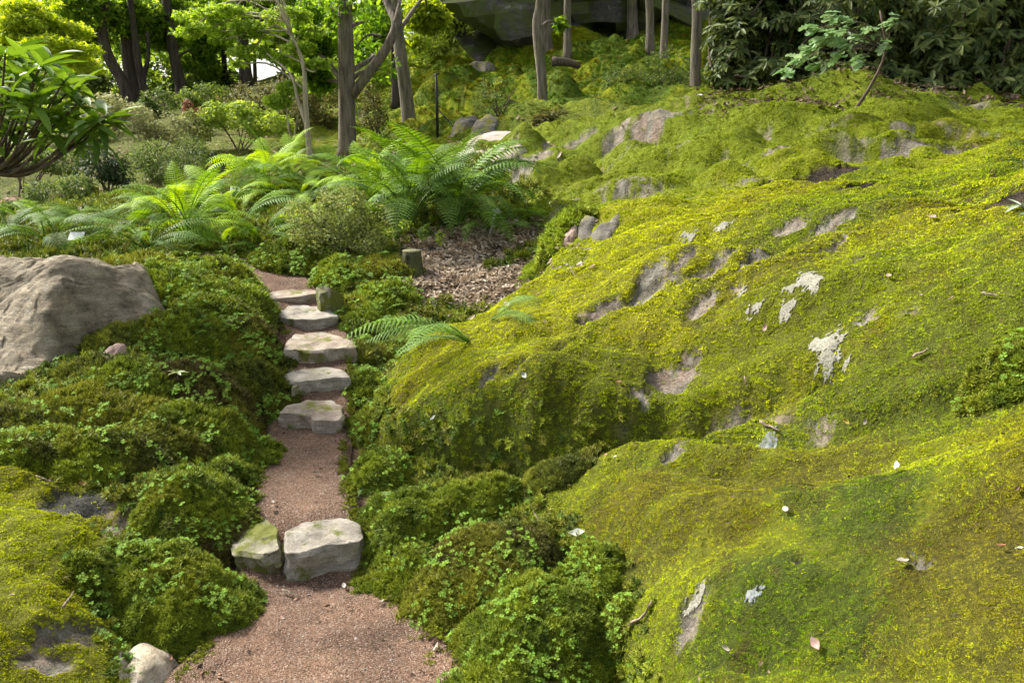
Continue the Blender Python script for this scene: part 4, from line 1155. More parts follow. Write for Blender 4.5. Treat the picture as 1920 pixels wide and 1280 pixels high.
# haircap sprigs between the cushions
x, y = sample_ground(26000, 1.8, 9.5, 1.2, .7, .3)
soft = hgt(x, y, (1 - ROCK) * (1 - HILL) * MOSS * (1 - sstep(.02, .3, PK)))
k_ = (rng.uniform(size=len(x)) < soft) & (x < .5); x, y = x[k_], y[k_]; n = len(x)
pal_ = np.array(GREEN + [OLIVE[2], YELL[0]])[rng.integers(0, 5, n)] * rng.uniform(.8, 1.3, (n, 1))
scatter('haircap_moss', np.stack([x, y, hgt(x, y)], -1), frames(nrm(x, y) + np.array([0, 0, .4]) + rng.normal(0, .2, (n, 3)), rng.uniform(0, 6.283, n)), np.clip(np.hypot(x, y) / 2.6, .9, 3) * rng.uniform(.8, 1.4, n), pal_, C_HAIR, NG_HAIR)['label'] = 'haircap moss sprigs between the cushions beside the path'

# grit and small pebbles lying on the gravel
m_grit, nt, out = new_mat('grit')
at = N(nt, 'ShaderNodeAttribute', attribute_type='INSTANCER', attribute_name='tint')
pb = N(nt, 'ShaderNodeBsdfPrincipled', i_Roughness=.85); nt.links.new(at.outputs['Color'], pb.inputs['Base Color']); nt.links.new(pb.outputs[0], out.inputs['Surface'])
def pebble(seed):
    r = np.random.default_rng(seed)
    V = np.array([[1, 0, 0], [0, 1, 0], [-1, 0, 0], [0, -1, 0], [0, 0, 1], [0, 0, -1], [.7, .7, .3], [-.7, .6, .2], [-.6, -.7, .3], [.7, -.6, .2]]) * r.uniform(.7, 1.2, (10, 1)) * np.array([1, .8, .55])
    import bmesh
    bm = bmesh.new()
    for v in V: bm.verts.new(v)
    bmesh.ops.convex_hull(bm, input=bm.verts)
    me = bpy.data.meshes.new('pebble'); bm.to_mesh(me); bm.free(); me.materials.append(m_grit)
    return me
C_PEB = proto_coll('pebble', [pebble(k) for k in range(6)]); NG_PEB = scatter_group('pebble_scatter', C_PEB)
n = 16000
u = rng.uniform(0, 1, n) ** 1.6 * (len(pc) - 1); i0 = u.astype(int); tt = rng.uniform(-1.0, 1.0, n)
b0 = pc[i0]; xy = b0[:, :2] + sd[i0] * (tt * b0[:, 3])[:, None]
zz_ = b0[:, 2] + .006 * fbm(xy[:, 0] * 6, xy[:, 1] * 6, 4) + .010 * tt ** 2
cols = np.array([[.28, .15, .10], [.21, .11, .075], [.34, .22, .165], [.15, .085, .06], [.30, .26, .22]])[rng.integers(0, 5, n)] * rng.uniform(.7, 1.25, (n, 1))
sz = rng.uniform(.0012, .0032, n) * np.where(rng.uniform(size=n) < .025, 2.2, 1)
scatter('gravel_grit', np.stack([xy[:, 0], xy[:, 1], zz_ + .001], -1), frames(rng.normal(0, .3, (n, 3)) + np.array([0, 0, 1.0]), rng.uniform(0, 6.283, n)), sz, cols, C_PEB, NG_PEB)['label'] = 'reddish grit and pebbles lying on the path'
# moss creeping in along the edges of the gravel
n = 2600
i0 = (rng.uniform(0, 1, n) ** 1.2 * (len(pc) - 1)).astype(int); sg = np.where(rng.uniform(size=n) < .5, -1, 1); tt = sg * (1.02 - np.abs(rng.normal(0, .09, n)))
b0 = pc[i0]; xy = b0[:, :2] + sd[i0] * (tt * b0[:, 3])[:, None]
k_ = rng.uniform(size=n) < sstep(-.3, .3, fbm(xy[:, 0] * 5, xy[:, 1] * 5, 3)); xy, tt, b0 = xy[k_], tt[k_], b0[k_]; n = len(xy)
scatter('edge_moss', np.stack([xy[:, 0], xy[:, 1], b0[:, 2] + .004 + .01 * tt ** 2], -1), frames(np.array([0, 0, 1.0]) + rng.normal(0, .2, (n, 3)), rng.uniform(0, 6.283, n)), rng.uniform(.4, .9, n), np.array([.15, .17, .015]) * rng.uniform(.5, 1.4, (n, 1)), C_MOSS, NG_MOSS)['label'] = 'thin moss creeping over the edges of the gravel path'
# ------------------------------------------------------------------ ferns
def frond_mesh(name, mat, L=1.0, W=.26, npair=26, pet=.22, el0=1.15, el1=-.15, lob=6, pw=.055, sweep=.35, droop=.3, seed=0, twist=0.0):
    """an arching frond of unit length: stalk, and tapering toothed leaflets on both sides"""
    r = np.random.default_rng(seed)
    ns = 40
    t = np.linspace(0, 1, ns)
    el = el0 + (el1 - el0) * t ** 1.3
    ds = L / (ns - 1)
    x = np.concatenate([[0], np.cumsum(np.cos(el[:-1]) * ds)]); z = np.concatenate([[0], np.cumsum(np.sin(el[:-1]) * ds)])
    yw = twist * t ** 2 * L
    C = np.stack([x, yw, z], -1)
    parts = [tube(C, .0075 * L * (1 - .85 * t) + .0008, 4, cap=False)]
    for k in range(npair):
        s = pet + (1 - pet) * (k + .5) / npair
        u = (s - pet) / (1 - pet)
        ln = W * (math.sin(min(u * 1.45 + .12, 1.571)) if u < .45 else 1.0 - ((u - .45) / .55) ** 1.55 * .97) * r.uniform(.93, 1.05)
        i = min(int(s * (ns - 1)), ns - 2); f = s * (ns - 1) - i
        c = C[i] * (1 - f) + C[i + 1] * f
        T = C[i + 1] - C[i]; T /= np.linalg.norm(T)
        Nn = np.cross(T, [0, 1, 0]); Nn = Nn / np.linalg.norm(Nn)
        if Nn[2] < 0: Nn = -Nn
        for sgn in (-1, 1):
            side = np.array([0, sgn, 0.0])
            q = np.linspace(0, 1, lob + 1)
            dirx = side[None] * np.ones((lob + 1, 1)) * (q * ln)[:, None] + T[None] * ((q ** 1.3) * ln * sweep)[:, None] - Nn[None] * (droop * ln * q ** 2 * r.uniform(.6, 1.4))[:, None] + Nn[None] * (.12 * ln * q)[:, None]
            wd = pw * L * np.clip(1 - q ** 2.2, .04, 1) * min(1, .35 + ln / W)
            a = c + dirx + T[None] * wd[:, None] * .5; b = c + dirx - T[None] * wd[:, None] * .5
            qm = (q[:-1] + q[1:]) * .5
            dm = side[None] * np.ones((lob, 1)) * (qm * ln)[:, None] + T[None] * ((qm ** 1.3) * ln * sweep)[:, None] - Nn[None] * (droop * ln * qm ** 2)[:, None] + Nn[None] * (.12 * ln * qm)[:, None]
            wm = .5 * (wd[:-1] + wd[1:]) * .5
            am = c + dm + T[None] * wm[:, None] * .5; bm_ = c + dm - T[None] * wm[:, None] * .5
            n1_ = lob + 1
            V = np.concatenate([a, b, am, bm_])
            j = np.arange(lob)
            A0, A1, B0, B1, AM, BM = j, j + 1, n1_ + j, n1_ + j + 1, 2 * n1_ + j, 2 * n1_ + lob + j
            F = np.concatenate([np.stack([B0, BM, A0], -1), np.stack([A0, BM, AM], -1), np.stack([BM, B1, AM], -1), np.stack([B1, A1, AM], -1)])
            parts.append((V, F))
    V, F = join_np(parts)
    return mesh_np(name, V, F, True, mat)

def fern_mat(name, c, var=.25, trans=.4):
    c = np.array(c)
    return leaf_mat(name, [(0, tuple(c * (1 - var))), (.5, tuple(c)), (1, tuple(c * (1 + var)))], trans, .6, .2)
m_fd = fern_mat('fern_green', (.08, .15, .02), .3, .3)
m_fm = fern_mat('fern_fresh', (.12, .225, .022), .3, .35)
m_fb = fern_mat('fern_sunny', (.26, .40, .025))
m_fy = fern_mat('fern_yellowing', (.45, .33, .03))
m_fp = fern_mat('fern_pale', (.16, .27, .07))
FR = {}
def fronds(mat, style):
    key = (mat.name, style)
    if key not in FR:
        out_ = []
        for k in range(4):
            if style == 'tall':
                out_.append(frond_mesh('frond', mat, 1, .15, 27, .26, 1.42 - .07 * k, .1 - .5 * k, 5, .025, .30, .35, 10 + k, .1 * (k - 1.5)))
            elif style == 'arch':
                out_.append(frond_mesh('frond', mat, 1, .155, 25, .16, 1.05 - .12 * k, -.45 - .15 * k, 5, .027, .3, .35, 20 + k, .12 * (k - 1.5)))
            else:
                out_.append(frond_mesh('frond', mat, 1, .19, 24, .12, .8 - .1 * k, -.6, 7, .024, .4, .5, 30 + k, .1 * (k - 1.5)))
        FR[key] = out_
    return FR[key]

def fern(px, py, n, length, mats, style, label, az=None, lift=0.0, name='fern', Y=None, group='ferns', base=None, jit=.2):
    c = (ground_hit(px, py) if Y is None else PY(px, py, Y)) if base is None else np.array(base)
    c = np.array([c[0], c[1], float(hgt(c[0], c[1]))]) if Y is not None else c
    o = thing(name, label, 'fern', c, 0, group)
    n = int(n * (2.1 if style == 'tall' else 1.7)) if az is None and length > .4 else n
    azs = (np.linspace(0, 2 * np.pi, n, endpoint=False) + rng.uniform(-.3, .3, n)) if az is None else np.radians(np.array(az, float)) + rng.uniform(-.12, .12, len(az))
    for k, a in enumerate(azs):
        mat = mats[int(rng.integers(0, len(mats)))]
        f = fronds(mat, style)
        fo = obj('frond', f[int(rng.integers(0, 4))], o, (rng.uniform(-.03, .03), rng.uniform(-.03, .03), 0))
        s = length * rng.uniform(1 - jit * 1.7, 1 + jit * .5)
        fo.scale = (s, s, s)
        fo.rotation_euler = (rng.normal(0, .28), lift + rng.normal(0, .16), a)
    return o

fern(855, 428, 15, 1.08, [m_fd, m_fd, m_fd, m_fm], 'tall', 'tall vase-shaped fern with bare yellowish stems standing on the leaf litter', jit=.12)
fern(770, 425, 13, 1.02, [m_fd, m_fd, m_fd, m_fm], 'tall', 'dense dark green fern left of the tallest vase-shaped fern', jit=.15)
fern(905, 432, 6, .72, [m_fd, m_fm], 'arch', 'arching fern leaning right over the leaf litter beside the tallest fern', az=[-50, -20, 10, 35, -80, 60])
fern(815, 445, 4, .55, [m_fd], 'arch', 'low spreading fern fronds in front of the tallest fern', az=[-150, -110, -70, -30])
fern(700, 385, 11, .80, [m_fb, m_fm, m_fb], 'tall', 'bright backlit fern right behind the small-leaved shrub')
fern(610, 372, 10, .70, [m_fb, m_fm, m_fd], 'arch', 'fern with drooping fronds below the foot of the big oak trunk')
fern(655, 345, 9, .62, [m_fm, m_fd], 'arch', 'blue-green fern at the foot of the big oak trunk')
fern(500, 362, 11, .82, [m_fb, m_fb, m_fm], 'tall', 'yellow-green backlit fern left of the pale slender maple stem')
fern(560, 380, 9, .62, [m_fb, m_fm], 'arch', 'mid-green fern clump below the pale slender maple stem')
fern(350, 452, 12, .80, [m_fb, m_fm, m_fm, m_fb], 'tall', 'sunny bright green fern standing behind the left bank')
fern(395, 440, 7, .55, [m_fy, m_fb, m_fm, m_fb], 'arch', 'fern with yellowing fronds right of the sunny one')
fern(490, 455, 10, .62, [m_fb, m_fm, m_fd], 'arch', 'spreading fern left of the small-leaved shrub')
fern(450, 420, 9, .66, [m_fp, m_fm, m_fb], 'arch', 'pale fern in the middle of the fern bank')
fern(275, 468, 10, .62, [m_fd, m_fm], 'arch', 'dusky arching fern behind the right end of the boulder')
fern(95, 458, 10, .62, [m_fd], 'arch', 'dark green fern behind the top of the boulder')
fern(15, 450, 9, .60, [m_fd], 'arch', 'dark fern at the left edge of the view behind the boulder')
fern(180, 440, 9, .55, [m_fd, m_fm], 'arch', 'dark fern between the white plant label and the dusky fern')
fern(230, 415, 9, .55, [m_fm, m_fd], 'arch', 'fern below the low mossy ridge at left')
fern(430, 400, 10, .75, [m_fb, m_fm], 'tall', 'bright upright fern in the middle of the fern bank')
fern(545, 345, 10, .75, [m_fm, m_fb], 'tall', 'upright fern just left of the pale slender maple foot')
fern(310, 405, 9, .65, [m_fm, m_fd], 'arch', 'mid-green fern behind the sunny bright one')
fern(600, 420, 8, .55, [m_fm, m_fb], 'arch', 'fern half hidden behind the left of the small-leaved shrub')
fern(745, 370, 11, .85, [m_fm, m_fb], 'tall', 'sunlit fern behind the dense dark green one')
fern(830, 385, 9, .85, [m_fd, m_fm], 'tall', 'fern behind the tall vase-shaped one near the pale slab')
fern(60, 425, 9, .6, [m_fd, m_fm], 'arch', 'green fern second from the left edge behind the boulder')
fern(420, 470, 6, .42, [m_fm], 'arch', 'small fern where the path disappears')
fern(880, 640, 7, .62, [m_fm, m_fp, m_fm], 'lace', 'lacy fern arching over the left flank of the big mossy rock', az=[200, 185, 215, 170, 235, 150, 250], lift=-.05)
fern(930, 600, 5, .42, [m_fp, m_fm], 'lace', 'thin feathery fern spilling right onto the big mossy rock', az=[-20, 10, -50, 40, 80])
fern(705, 600, 6, .30, [m_fp, m_fm], 'lace', 'small feathery fern right of the fifth step')
fern(690, 520, 6, .22, [m_fp, m_fm], 'lace', 'tiny fern behind the upright edge stone', name='fern')
fern(718, 925, 6, .15, [m_fp], 'lace', 'small grey-green fern on the round cushion right of the path', az=[40, 95, 150, 200, 255, 310])
fern(668, 950, 4, .10, [m_fp], 'lace', 'tiny grey-green fern at the right edge of the gravel', az=[120, 170, 210, 80])
fern(235, 752, 6, .15, [m_fp], 'lace', 'small blue-green fern on the left bank below the boulder')
fern(345, 705, 3, .13, [m_fp], 'lace', 'single upright small fern behind the pale rosette seedling', az=[80, 110, 50], lift=-.5)
fern(960, 430, 4, .55, [m_fm, m_fp], 'arch', 'silvery fern fronds hanging toward the plant label stake', az=[-60, -40, -15, -75])

# ------------------------------------------------------------------ leaf clouds, shrubs
LANCE = (np.array([[0, 0, 0], [.30, -.16, .03], [.70, -.13, .02], [1, 0, -.06], [.70, .13, .02], [.30, .16, .03], [.35, 0, -.012], [.7, 0, -.03]]),
         np.array([[0, 1, 6], [1, 2, 7], [1, 7, 6], [2, 3, 7], [3, 4, 7], [4, 5, 7], [5, 6, 7], [5, 0, 6]]))
DIAM = (np.array([[0, 0, 0], [.5, -.28, .05], [1, 0, -.05], [.5, .28, .05]]), np.array([[0, 1, 2], [0, 2, 3]]))
OVAL = (np.array([[0, 0, 0], [.3, -.27, .05], [.75, -.24, .03], [1, 0, -.08], [.75, .24, .03], [.3, .27, .05]]), np.array([[0, 1, 2], [0, 2, 3], [0, 3, 4], [0, 4, 5]]))
MAPLE = (np.array([[0, 0, 0], [.25, -.18, .02], [.35, -.60, -.05], [.50, -.16, 0], [1, 0, -.08], [.50, .16, 0], [.35, .60, -.05], [.25, .18, .02]]),
         np.array([[0, 1, 7], [1, 2, 3], [1, 3, 5], [1, 5, 7], [3, 4, 5], [5, 6, 7]]))

def cloud_points(blobs, n, shell=.55, gap=.0, gf=1.0, flat=1.0):
    b = np.array(blobs, float)
    vol = b[:, 3] * b[:, 4] * b[:, 5]
    k = rng.choice(len(b), n, p=vol ** .75 / (vol ** .75).sum())
    d = rng.normal(size=(n, 3)); d /= np.linalg.norm(d, axis=1, keepdims=True)
    r = rng.uniform(0, 1, n) ** (1 / 3) * (1 - shell) + shell * rng.uniform(.55, 1.05, n)
    P = b[k, :3] + d * r[:, None] * b[k, 3:6]
    if gap > 0:
        f = gf
        v = pnoise(P[:, 0] * f + P[:, 2] * f * .6, P[:, 1] * f + P[:, 2] * f * 1.1)
        s = rng.uniform(size=n) < sstep(-gap, .2, v) * .92 + .08
        P, d = P[s], d[s]
    return P, d

def leaf_mesh(name, P, d, mat, size, tmpl=DIAM, up=.8, out=.5, jit=.5, origin=(0, 0, 0), szv=.3, hang=0.0):
    n = len(P)
    nz_ = d * out + np.array([0, 0, up]) + rng.normal(0, jit, (n, 3))
    R = frames(nz_, rng.uniform(0, 6.283, n))
    if hang:
        # blade tips droop outwards
        x = d * np.array([1, 1, .3]) + rng.normal(0, .5, (n, 3)) + np.array([0, 0, -hang])
        x /= np.linalg.norm(x, axis=1, keepdims=True)
        zax = nz_ - (nz_ * x).sum(1, keepdims=True) * x; zax /= np.linalg.norm(zax, axis=1, keepdims=True)
        R = np.stack([x, np.cross(zax, x), zax], 2)
    V, F = replicate(tmpl[0], tmpl[1], R, P - np.array(origin), size * rng.uniform(1 - szv, 1 + szv, n))
    return mesh_np(name, V, F, False, mat)

m_twig = bark_mat('twig_bark', (.05, .038, .028), (.13, .10, .075), 0, 20)
def shrub(name, label, c, blobs, n, size, mat, tmpl=DIAM, cat='shrub', group=None, stems=7, sr=.010, up=.8, out=.5, jit=.55, shell=.6, gap=.25, gf=3.0, hang=0.0, twig=None):
    o = thing(name, label, cat, c, 0, group)
    c = np.array(c)
    P, d = cloud_points(blobs, n, shell, gap, gf)
    P[:, 2] = np.maximum(P[:, 2], hgt(P[:, 0], P[:, 1]) + .02)
    obj('foliage', leaf_mesh('foliage', P, d, mat, size, tmpl, up, out, jit, c, hang=hang), o, kind='stuff')
    parts = []
    b = np.array(blobs)
    for k in range(stems):
        bb = b[k % len(b)]
        e = bb[:3] + rng.normal(0, .3, 3) * bb[3:6] - c
        s0 = np.array([rng.normal(0, .04), rng.normal(0, .04), -.05])
        mid = (s0 + e) * .5 + rng.normal(0, .12, 3) * np.linalg.norm(e) * .5 + np.array([0, 0, .1 * np.linalg.norm(e)])
        L_ = smooth_line([s0, mid, e], 8)
        parts.append(tube(L_, np.linspace(sr, sr * .35, 8), 5))
        for q in range(3):
            i = int(rng.integers(3, 7)); e2 = L_[i] + rng.normal(0, .35, 3) * bb[3:6] + np.array([0, 0, .15 * bb[5]])
            parts.append(tube(smooth_line([L_[i], (L_[i] + e2) * .5 + rng.normal(0, .02, 3), e2], 5), np.linspace(sr * .5, sr * .2, 5), 4))
    obj('stems', mesh_np('stems', *join_np(parts), True, twig or m_twig), o, kind='stuff')
    return o

def pb_(px, py, Y, rx, ry=None, rd=None):
    """a blob given by a pixel, a distance and half sizes in pixels"""
    p = PY(px, py, Y); k = Y / 1500.0
    ry = rx if ry is None else ry
    return [*p, rx * k, (rd if rd is not None else rx) * k, ry * k]

def pal(name, a, b, c, trans=.35, spec=.16, rough=.6):
    return leaf_mat(name, [(0, a), (.55, b), (1, c)], trans, rough, spec)

m_az = pal('azalea_leaf', (.09, .12, .03), (.16, .20, .05), (.32, .34, .10), .35)
m_ever = pal('evergreen_leaf', (.014, .028, .010), (.03, .055, .017), (.07, .11, .03), .25, .25, .5)
m_mid = pal('shrub_leaf', (.05, .09, .02), (.10, .15, .035), (.19, .24, .06), .35)
m_olive = pal('hedge_leaf', (.05, .058, .018), (.10, .10, .028), (.19, .17, .05), .3)
m_light = pal('light_leaf', (.14, .22, .03), (.24, .34, .05), (.38, .46, .09), .45)
m_red = pal('red_leaf', (.12, .045, .03), (.22, .10, .06), (.30, .17, .10), .35)
m_cream = pal('pale_leaf', (.18, .20, .08), (.28, .29, .12), (.42, .42, .22), .35)

c = ground_hit(640, 478)
shrub('azalea_shrub', 'small-leaved pale green twiggy shrub between the path bend and the ferns', c,
      [pb_(640, 410, c[1] + .05, 60, 50, 55), pb_(580, 430, c[1], 45, 40, 45), pb_(700, 425, c[1] + .1, 45, 48, 45), pb_(640, 375, c[1] + .2, 55, 30, 50), pb_(560, 400, c[1] + .2, 30, 28, 40), pb_(610, 450, c[1] - .1, 60, 28, 40), pb_(690, 455, c[1] - .1, 40, 22, 40)], 11000, .020, m_az, OVAL, stems=16, sr=.006, gap=.35, gf=7)
c = ground_hit(790, 470)
shrub('sapling_shrub', 'sparse yellow-green twiggy seedling in front of the tall fern', c, [pb_(760, 420, c[1], 12, 10), pb_(730, 435, c[1], 14, 10), pb_(795, 440, c[1], 9, 12), pb_(825, 445, c[1] - .1, 10, 16)], 260, .026, m_light, OVAL, stems=8, sr=.004, gap=0)

m_wood_a = pal('understory_leaf', (.06, .11, .018), (.12, .18, .03), (.22, .28, .05), .45)
BG = [  # name, label, base px,py,Y, blobs (px,py,rx,ry), n, leaf size, material, template
    ('evergreen_shrub', 'dark glossy evergreen bush below the big-leaved rhododendron', (205, 350, 9.0), [(190, 305, 45, 36), (225, 320, 28, 26), (160, 320, 25, 25)], 4200, .05, m_ever, LANCE),
    ('evergreen_shrub', 'dense dark green bush right of the dark glossy evergreen', (305, 345, 10.0), [(300, 300, 60, 42), (350, 290, 42, 38), (260, 315, 34, 30)], 6000, .045, m_mid, LANCE),
    ('evergreen_shrub', 'dark bush between the dense bush and the fern bank', (385, 335, 10.5), [(380, 305, 34, 26), (420, 320, 24, 16)], 2400, .05, m_ever, LANCE),
    ('azalea_shrub', 'pale cream-green rounded azalea in the middle of the left shrubs', (290, 290, 12.5), [(290, 235, 48, 30), (330, 245, 36, 28), (255, 250, 34, 22)], 5000, .05, m_cream, DIAM),
    ('azalea_shrub', 'greyish twiggy shrub left of the green maple mound', (360, 285, 13.0), [(365, 240, 34, 36), (340, 255, 30, 24)], 2800, .05, m_az, DIAM),
    ('maple_shrub', 'fresh green mounded maple shrub in front of the olive hedge', (450, 285, 13.0), [(430, 220, 44, 26), (490, 230, 46, 26), (525, 235, 32, 20), (400, 215, 26, 26), (455, 205, 34, 16)], 5600, .055, m_light, MAPLE),
    ('red_shrub', 'small reddish-leaved shrub among the left greenery', (365, 250, 15.0), [(352, 205, 10, 18), (372, 212, 18, 9)], 500, .07, m_red, MAPLE),
    ('hedge', 'tall olive-brown clipped hedge behind the pale slender maple', (540, 270, 15.0), [(470, 190, 50, 36), (540, 190, 60, 44), (600, 200, 50, 48), (500, 230, 50, 34), (585, 240, 50, 34), (430, 195, 28, 26)], 9500, .06, m_olive, DIAM),
    ('woodland_shrub', 'light green bush below the left woodland trunks', (300, 225, 19.0), [(300, 190, 34, 28), (275, 205, 26, 20)], 2600, .08, m_mid, DIAM),
    ('woodland_shrub', 'dark bush below the second group of woodland trunks', (400, 225, 20.0), [(390, 180, 50, 24), (350, 195, 34, 22)], 3600, .08, m_wood_a, DIAM),
    ('azalea_shrub', 'sunny pale yellow-green azalea left of the woodland bush', (215, 240, 16.0), [(205, 200, 44, 24), (250, 215, 40, 20), (200, 235, 30, 16)], 3600, .07, m_cream, DIAM),
    ('woodland_shrub', 'yellow-green low shrubs under the left maple', (130, 260, 15.0), [(110, 220, 60, 30), (170, 240, 40, 22)], 3600, .07, m_light, DIAM),
    ('hillside_shrub', 'dark twiggy shrub between the oak trunk and the leaning trunk', (705, 262, 13.5), [(700, 215, 30, 34), (690, 180, 26, 26)], 2200, .05, m_olive, DIAM),
    ('hillside_shrub', 'thin grey-leaved shrub in the middle of the mossy hillside', (935, 240, 12.0), [(930, 165, 42, 22), (950, 195, 38, 26), (915, 195, 30, 22)], 1500, .045, m_mid, LANCE),
    ('rhododendron_shrub', 'small brownish rhododendron at the foot of the slim leaning tree', (1035, 255, 10.8), [(1035, 228, 28, 20), (1020, 240, 20, 14)], 650, .085, m_olive, LANCE),
    ('hillside_shrub', 'grey-green leafy shrub on the shaded hillside right of the slim tree', (1180, 195, 12.5), [(1170, 150, 40, 30), (1200, 165, 34, 26), (1145, 170, 24, 20)], 2000, .06, m_mid, LANCE),
    ('hillside_shrub', 'bushy green growth beside the tree at the crest', (1260, 165, 13.5), [(1255, 120, 40, 34), (1280, 145, 30, 26)], 2000, .06, m_mid, LANCE),
    ('woodland_shrub', 'sunlit yellow-green undergrowth at the top of the hillside left of the cliff', (850, 110, 25.0), [(840, 70, 44, 26), (890, 60, 34, 26), (800, 95, 34, 20)], 4200, .09, m_light, DIAM),
    ('woodland_shrub', 'shady green bush at the left behind the yellow maple', (60, 230, 23.0), [(40, 150, 70, 44), (100, 175, 60, 36), (0, 180, 60, 40)], 5000, .12, m_wood_a, DIAM),
    ('woodland_shrub', 'dense bush filling the gap between the first woodland trunks', (170, 220, 25.0), [(150, 150, 54, 40), (205, 170, 44, 30), (180, 120, 40, 26)], 4600, .12, m_mid, DIAM),
    ('woodland_shrub', 'leafy understory bush behind the forked trunk', (310, 205, 26.0), [(300, 150, 44, 34), (345, 160, 40, 26), (290, 175, 34, 18)], 4200, .12, m_wood_a, DIAM),
    ('woodland_shrub', 'dark understory bush left of the sky-gap trunk', (400, 195, 28.0), [(395, 140, 44, 30), (425, 150, 30, 20)], 3200, .12, m_mid, DIAM),
    ('woodland_shrub', 'bright leafy growth between the slender maple and the oak', (610, 230, 19.0), [(600, 140, 46, 44), (625, 180, 34, 30), (575, 165, 34, 30)], 4600, .09, m_light, DIAM),
    ('woodland_shrub', 'fresh green saplings behind the oak and the leaning trunk', (710, 215, 20.0), [(700, 120, 40, 44), (720, 165, 34, 30), (690, 60, 40, 40)], 4600, .09, m_light, DIAM),
    ('woodland_shrub', 'sunlit sapling leaves at the top right of the leaning trunk', (800, 160, 23.0), [(810, 50, 50, 44), (790, 100, 36, 30), (860, 30, 50, 34)], 5000, .10, m_light, DIAM),
    ('woodland_shrub', 'dim green shrub at the far left edge behind the rhododendron', (40, 330, 9.5), [(40, 290, 60, 34), (110, 300, 40, 26)], 3600, .055, m_mid, LANCE),
    ('woodland_shrub', 'low leafy shrub right of the far pinkish path', (95, 405, 8.6), [(90, 360, 40, 26), (140, 350, 34, 24), (60, 375, 24, 18)], 2600, .045, m_mid, LANCE),
]
for nm, lab, (bx, by, Yb), bl, n, sz, mt, tm in BG:
    c = PY(bx, by, Yb); c[2] = float(hgt(c[0], c[1]))
    shrub(nm, lab, c, [pb_(a, b, Yb, r1, r2) for a, b, r1, r2 in bl], n, sz, mt, tm, gap=.3, gf=2.2, hang=.5 if tm is LANCE else 0.0)

# ------------------------------------------------------------------ large-leaved rhododendron at the left edge: every leaf its own part
m_rh = pal('rhododendron_leaf', (.05, .105, .014), (.09, .17, .02), (.15, .25, .035), .35, .22, .5)
def big_leaf(L=.20, W=.055, bend=.25, n=7):
    t = np.linspace(0, 1, n); x = L * t
    w_ = W * np.sin(np.pi * np.clip(t * .93 + .05, 0, 1)) ** .75 * .5; w_[0] = .002; w_[-1] = .001
    z = -bend * L * t ** 2
    V = np.concatenate([np.stack([x, -w_, z + w_ * .35], -1), np.stack([x, 0 * x, z - .001], -1), np.stack([x, w_, z + w_ * .35], -1)])
    j = np.arange(n - 1)
    return V, np.concatenate([np.stack([j, j + 1, n + j + 1, n + j], -1), np.stack([n + j, n + j + 1, 2 * n + j + 1, 2 * n + j], -1)])
rh_leaves = [mesh_np('leaf', *big_leaf(.175, .042, b), True, m_rh) for b in (.05, .25, .5)]
rnd_nt = m_rh.node_tree
# leaves are separate objects: vary them by object instead of by island
oi = N(rnd_nt, 'ShaderNodeObjectInfo')
for l in list(rnd_nt.links):
    if l.from_socket.name == 'Random Per Island':
        rnd_nt.links.new(oi.outputs['Random'], l.to_socket)
base = np.array([-4.3, 5.0, 0.0]); base[2] = float(hgt(base[0], base[1])) - .05
rh = thing('rhododendron', 'rhododendron with whorls of long glossy leaves at the upper left edge', 'shrub', base)
wh = [(8, 128), (34, 92), (78, 122), (120, 152), (62, 190), (132, 165), (172, 228), (186, 232), (102, 192), (38, 214), (20, 172), (95, 112), (-30, 150), (-40, 100), (-20, 210), (150, 215), (66, 150), (118, 205), (50, 240), (-60, 190), (10, 100), (85, 170), (150, 190), (55, 118), (110, 225), (30, 145), (140, 245), (5, 195), (80, 215), (-20, 120), (175, 252), (140, 268), (95, 250), (50, 262), (15, 240), (-20, 255), (198, 218)]
parts = []; nl = 0
fork = PY(-25, 325, 4.6)
parts.append(tube(smooth_line([base, (base + fork) * .5 + [.05, 0, -.03], fork], 10) - base, np.linspace(.045, .034, 10), 8, .04))
for (px, py) in wh:
    Yw = 4.5 + rng.uniform(-.35, .45)
    tip = PY(px, py, Yw)
    m1 = fork + (tip - fork) * .45 + np.array([0, rng.normal(0, .05), -.08])
    parts.append(tube(smooth_line([fork, m1, tip], 9) - base, np.linspace(.010, .005, 9), 6))
    nlf = 8
    for k in range(nlf):
        lo = obj('leaf', rh_leaves[int(rng.integers(0, 3))], rh, tip - base + np.array([0, 0, rng.uniform(-.03, .01)]))
        s = rng.uniform(.85, 1.3); lo.scale = (s, s, s)
        inner = k % 3 == 0
        lo.rotation_euler = (rng.normal(0, .25), rng.uniform(-.75, -.3) if inner else rng.uniform(-.35, .55), 6.283 * k / nlf + rng.uniform(-.25, .25))
        nl += 1
obj('stems', mesh_np('stems', *join_np(parts), True, m_twig), rh, kind='stuff')

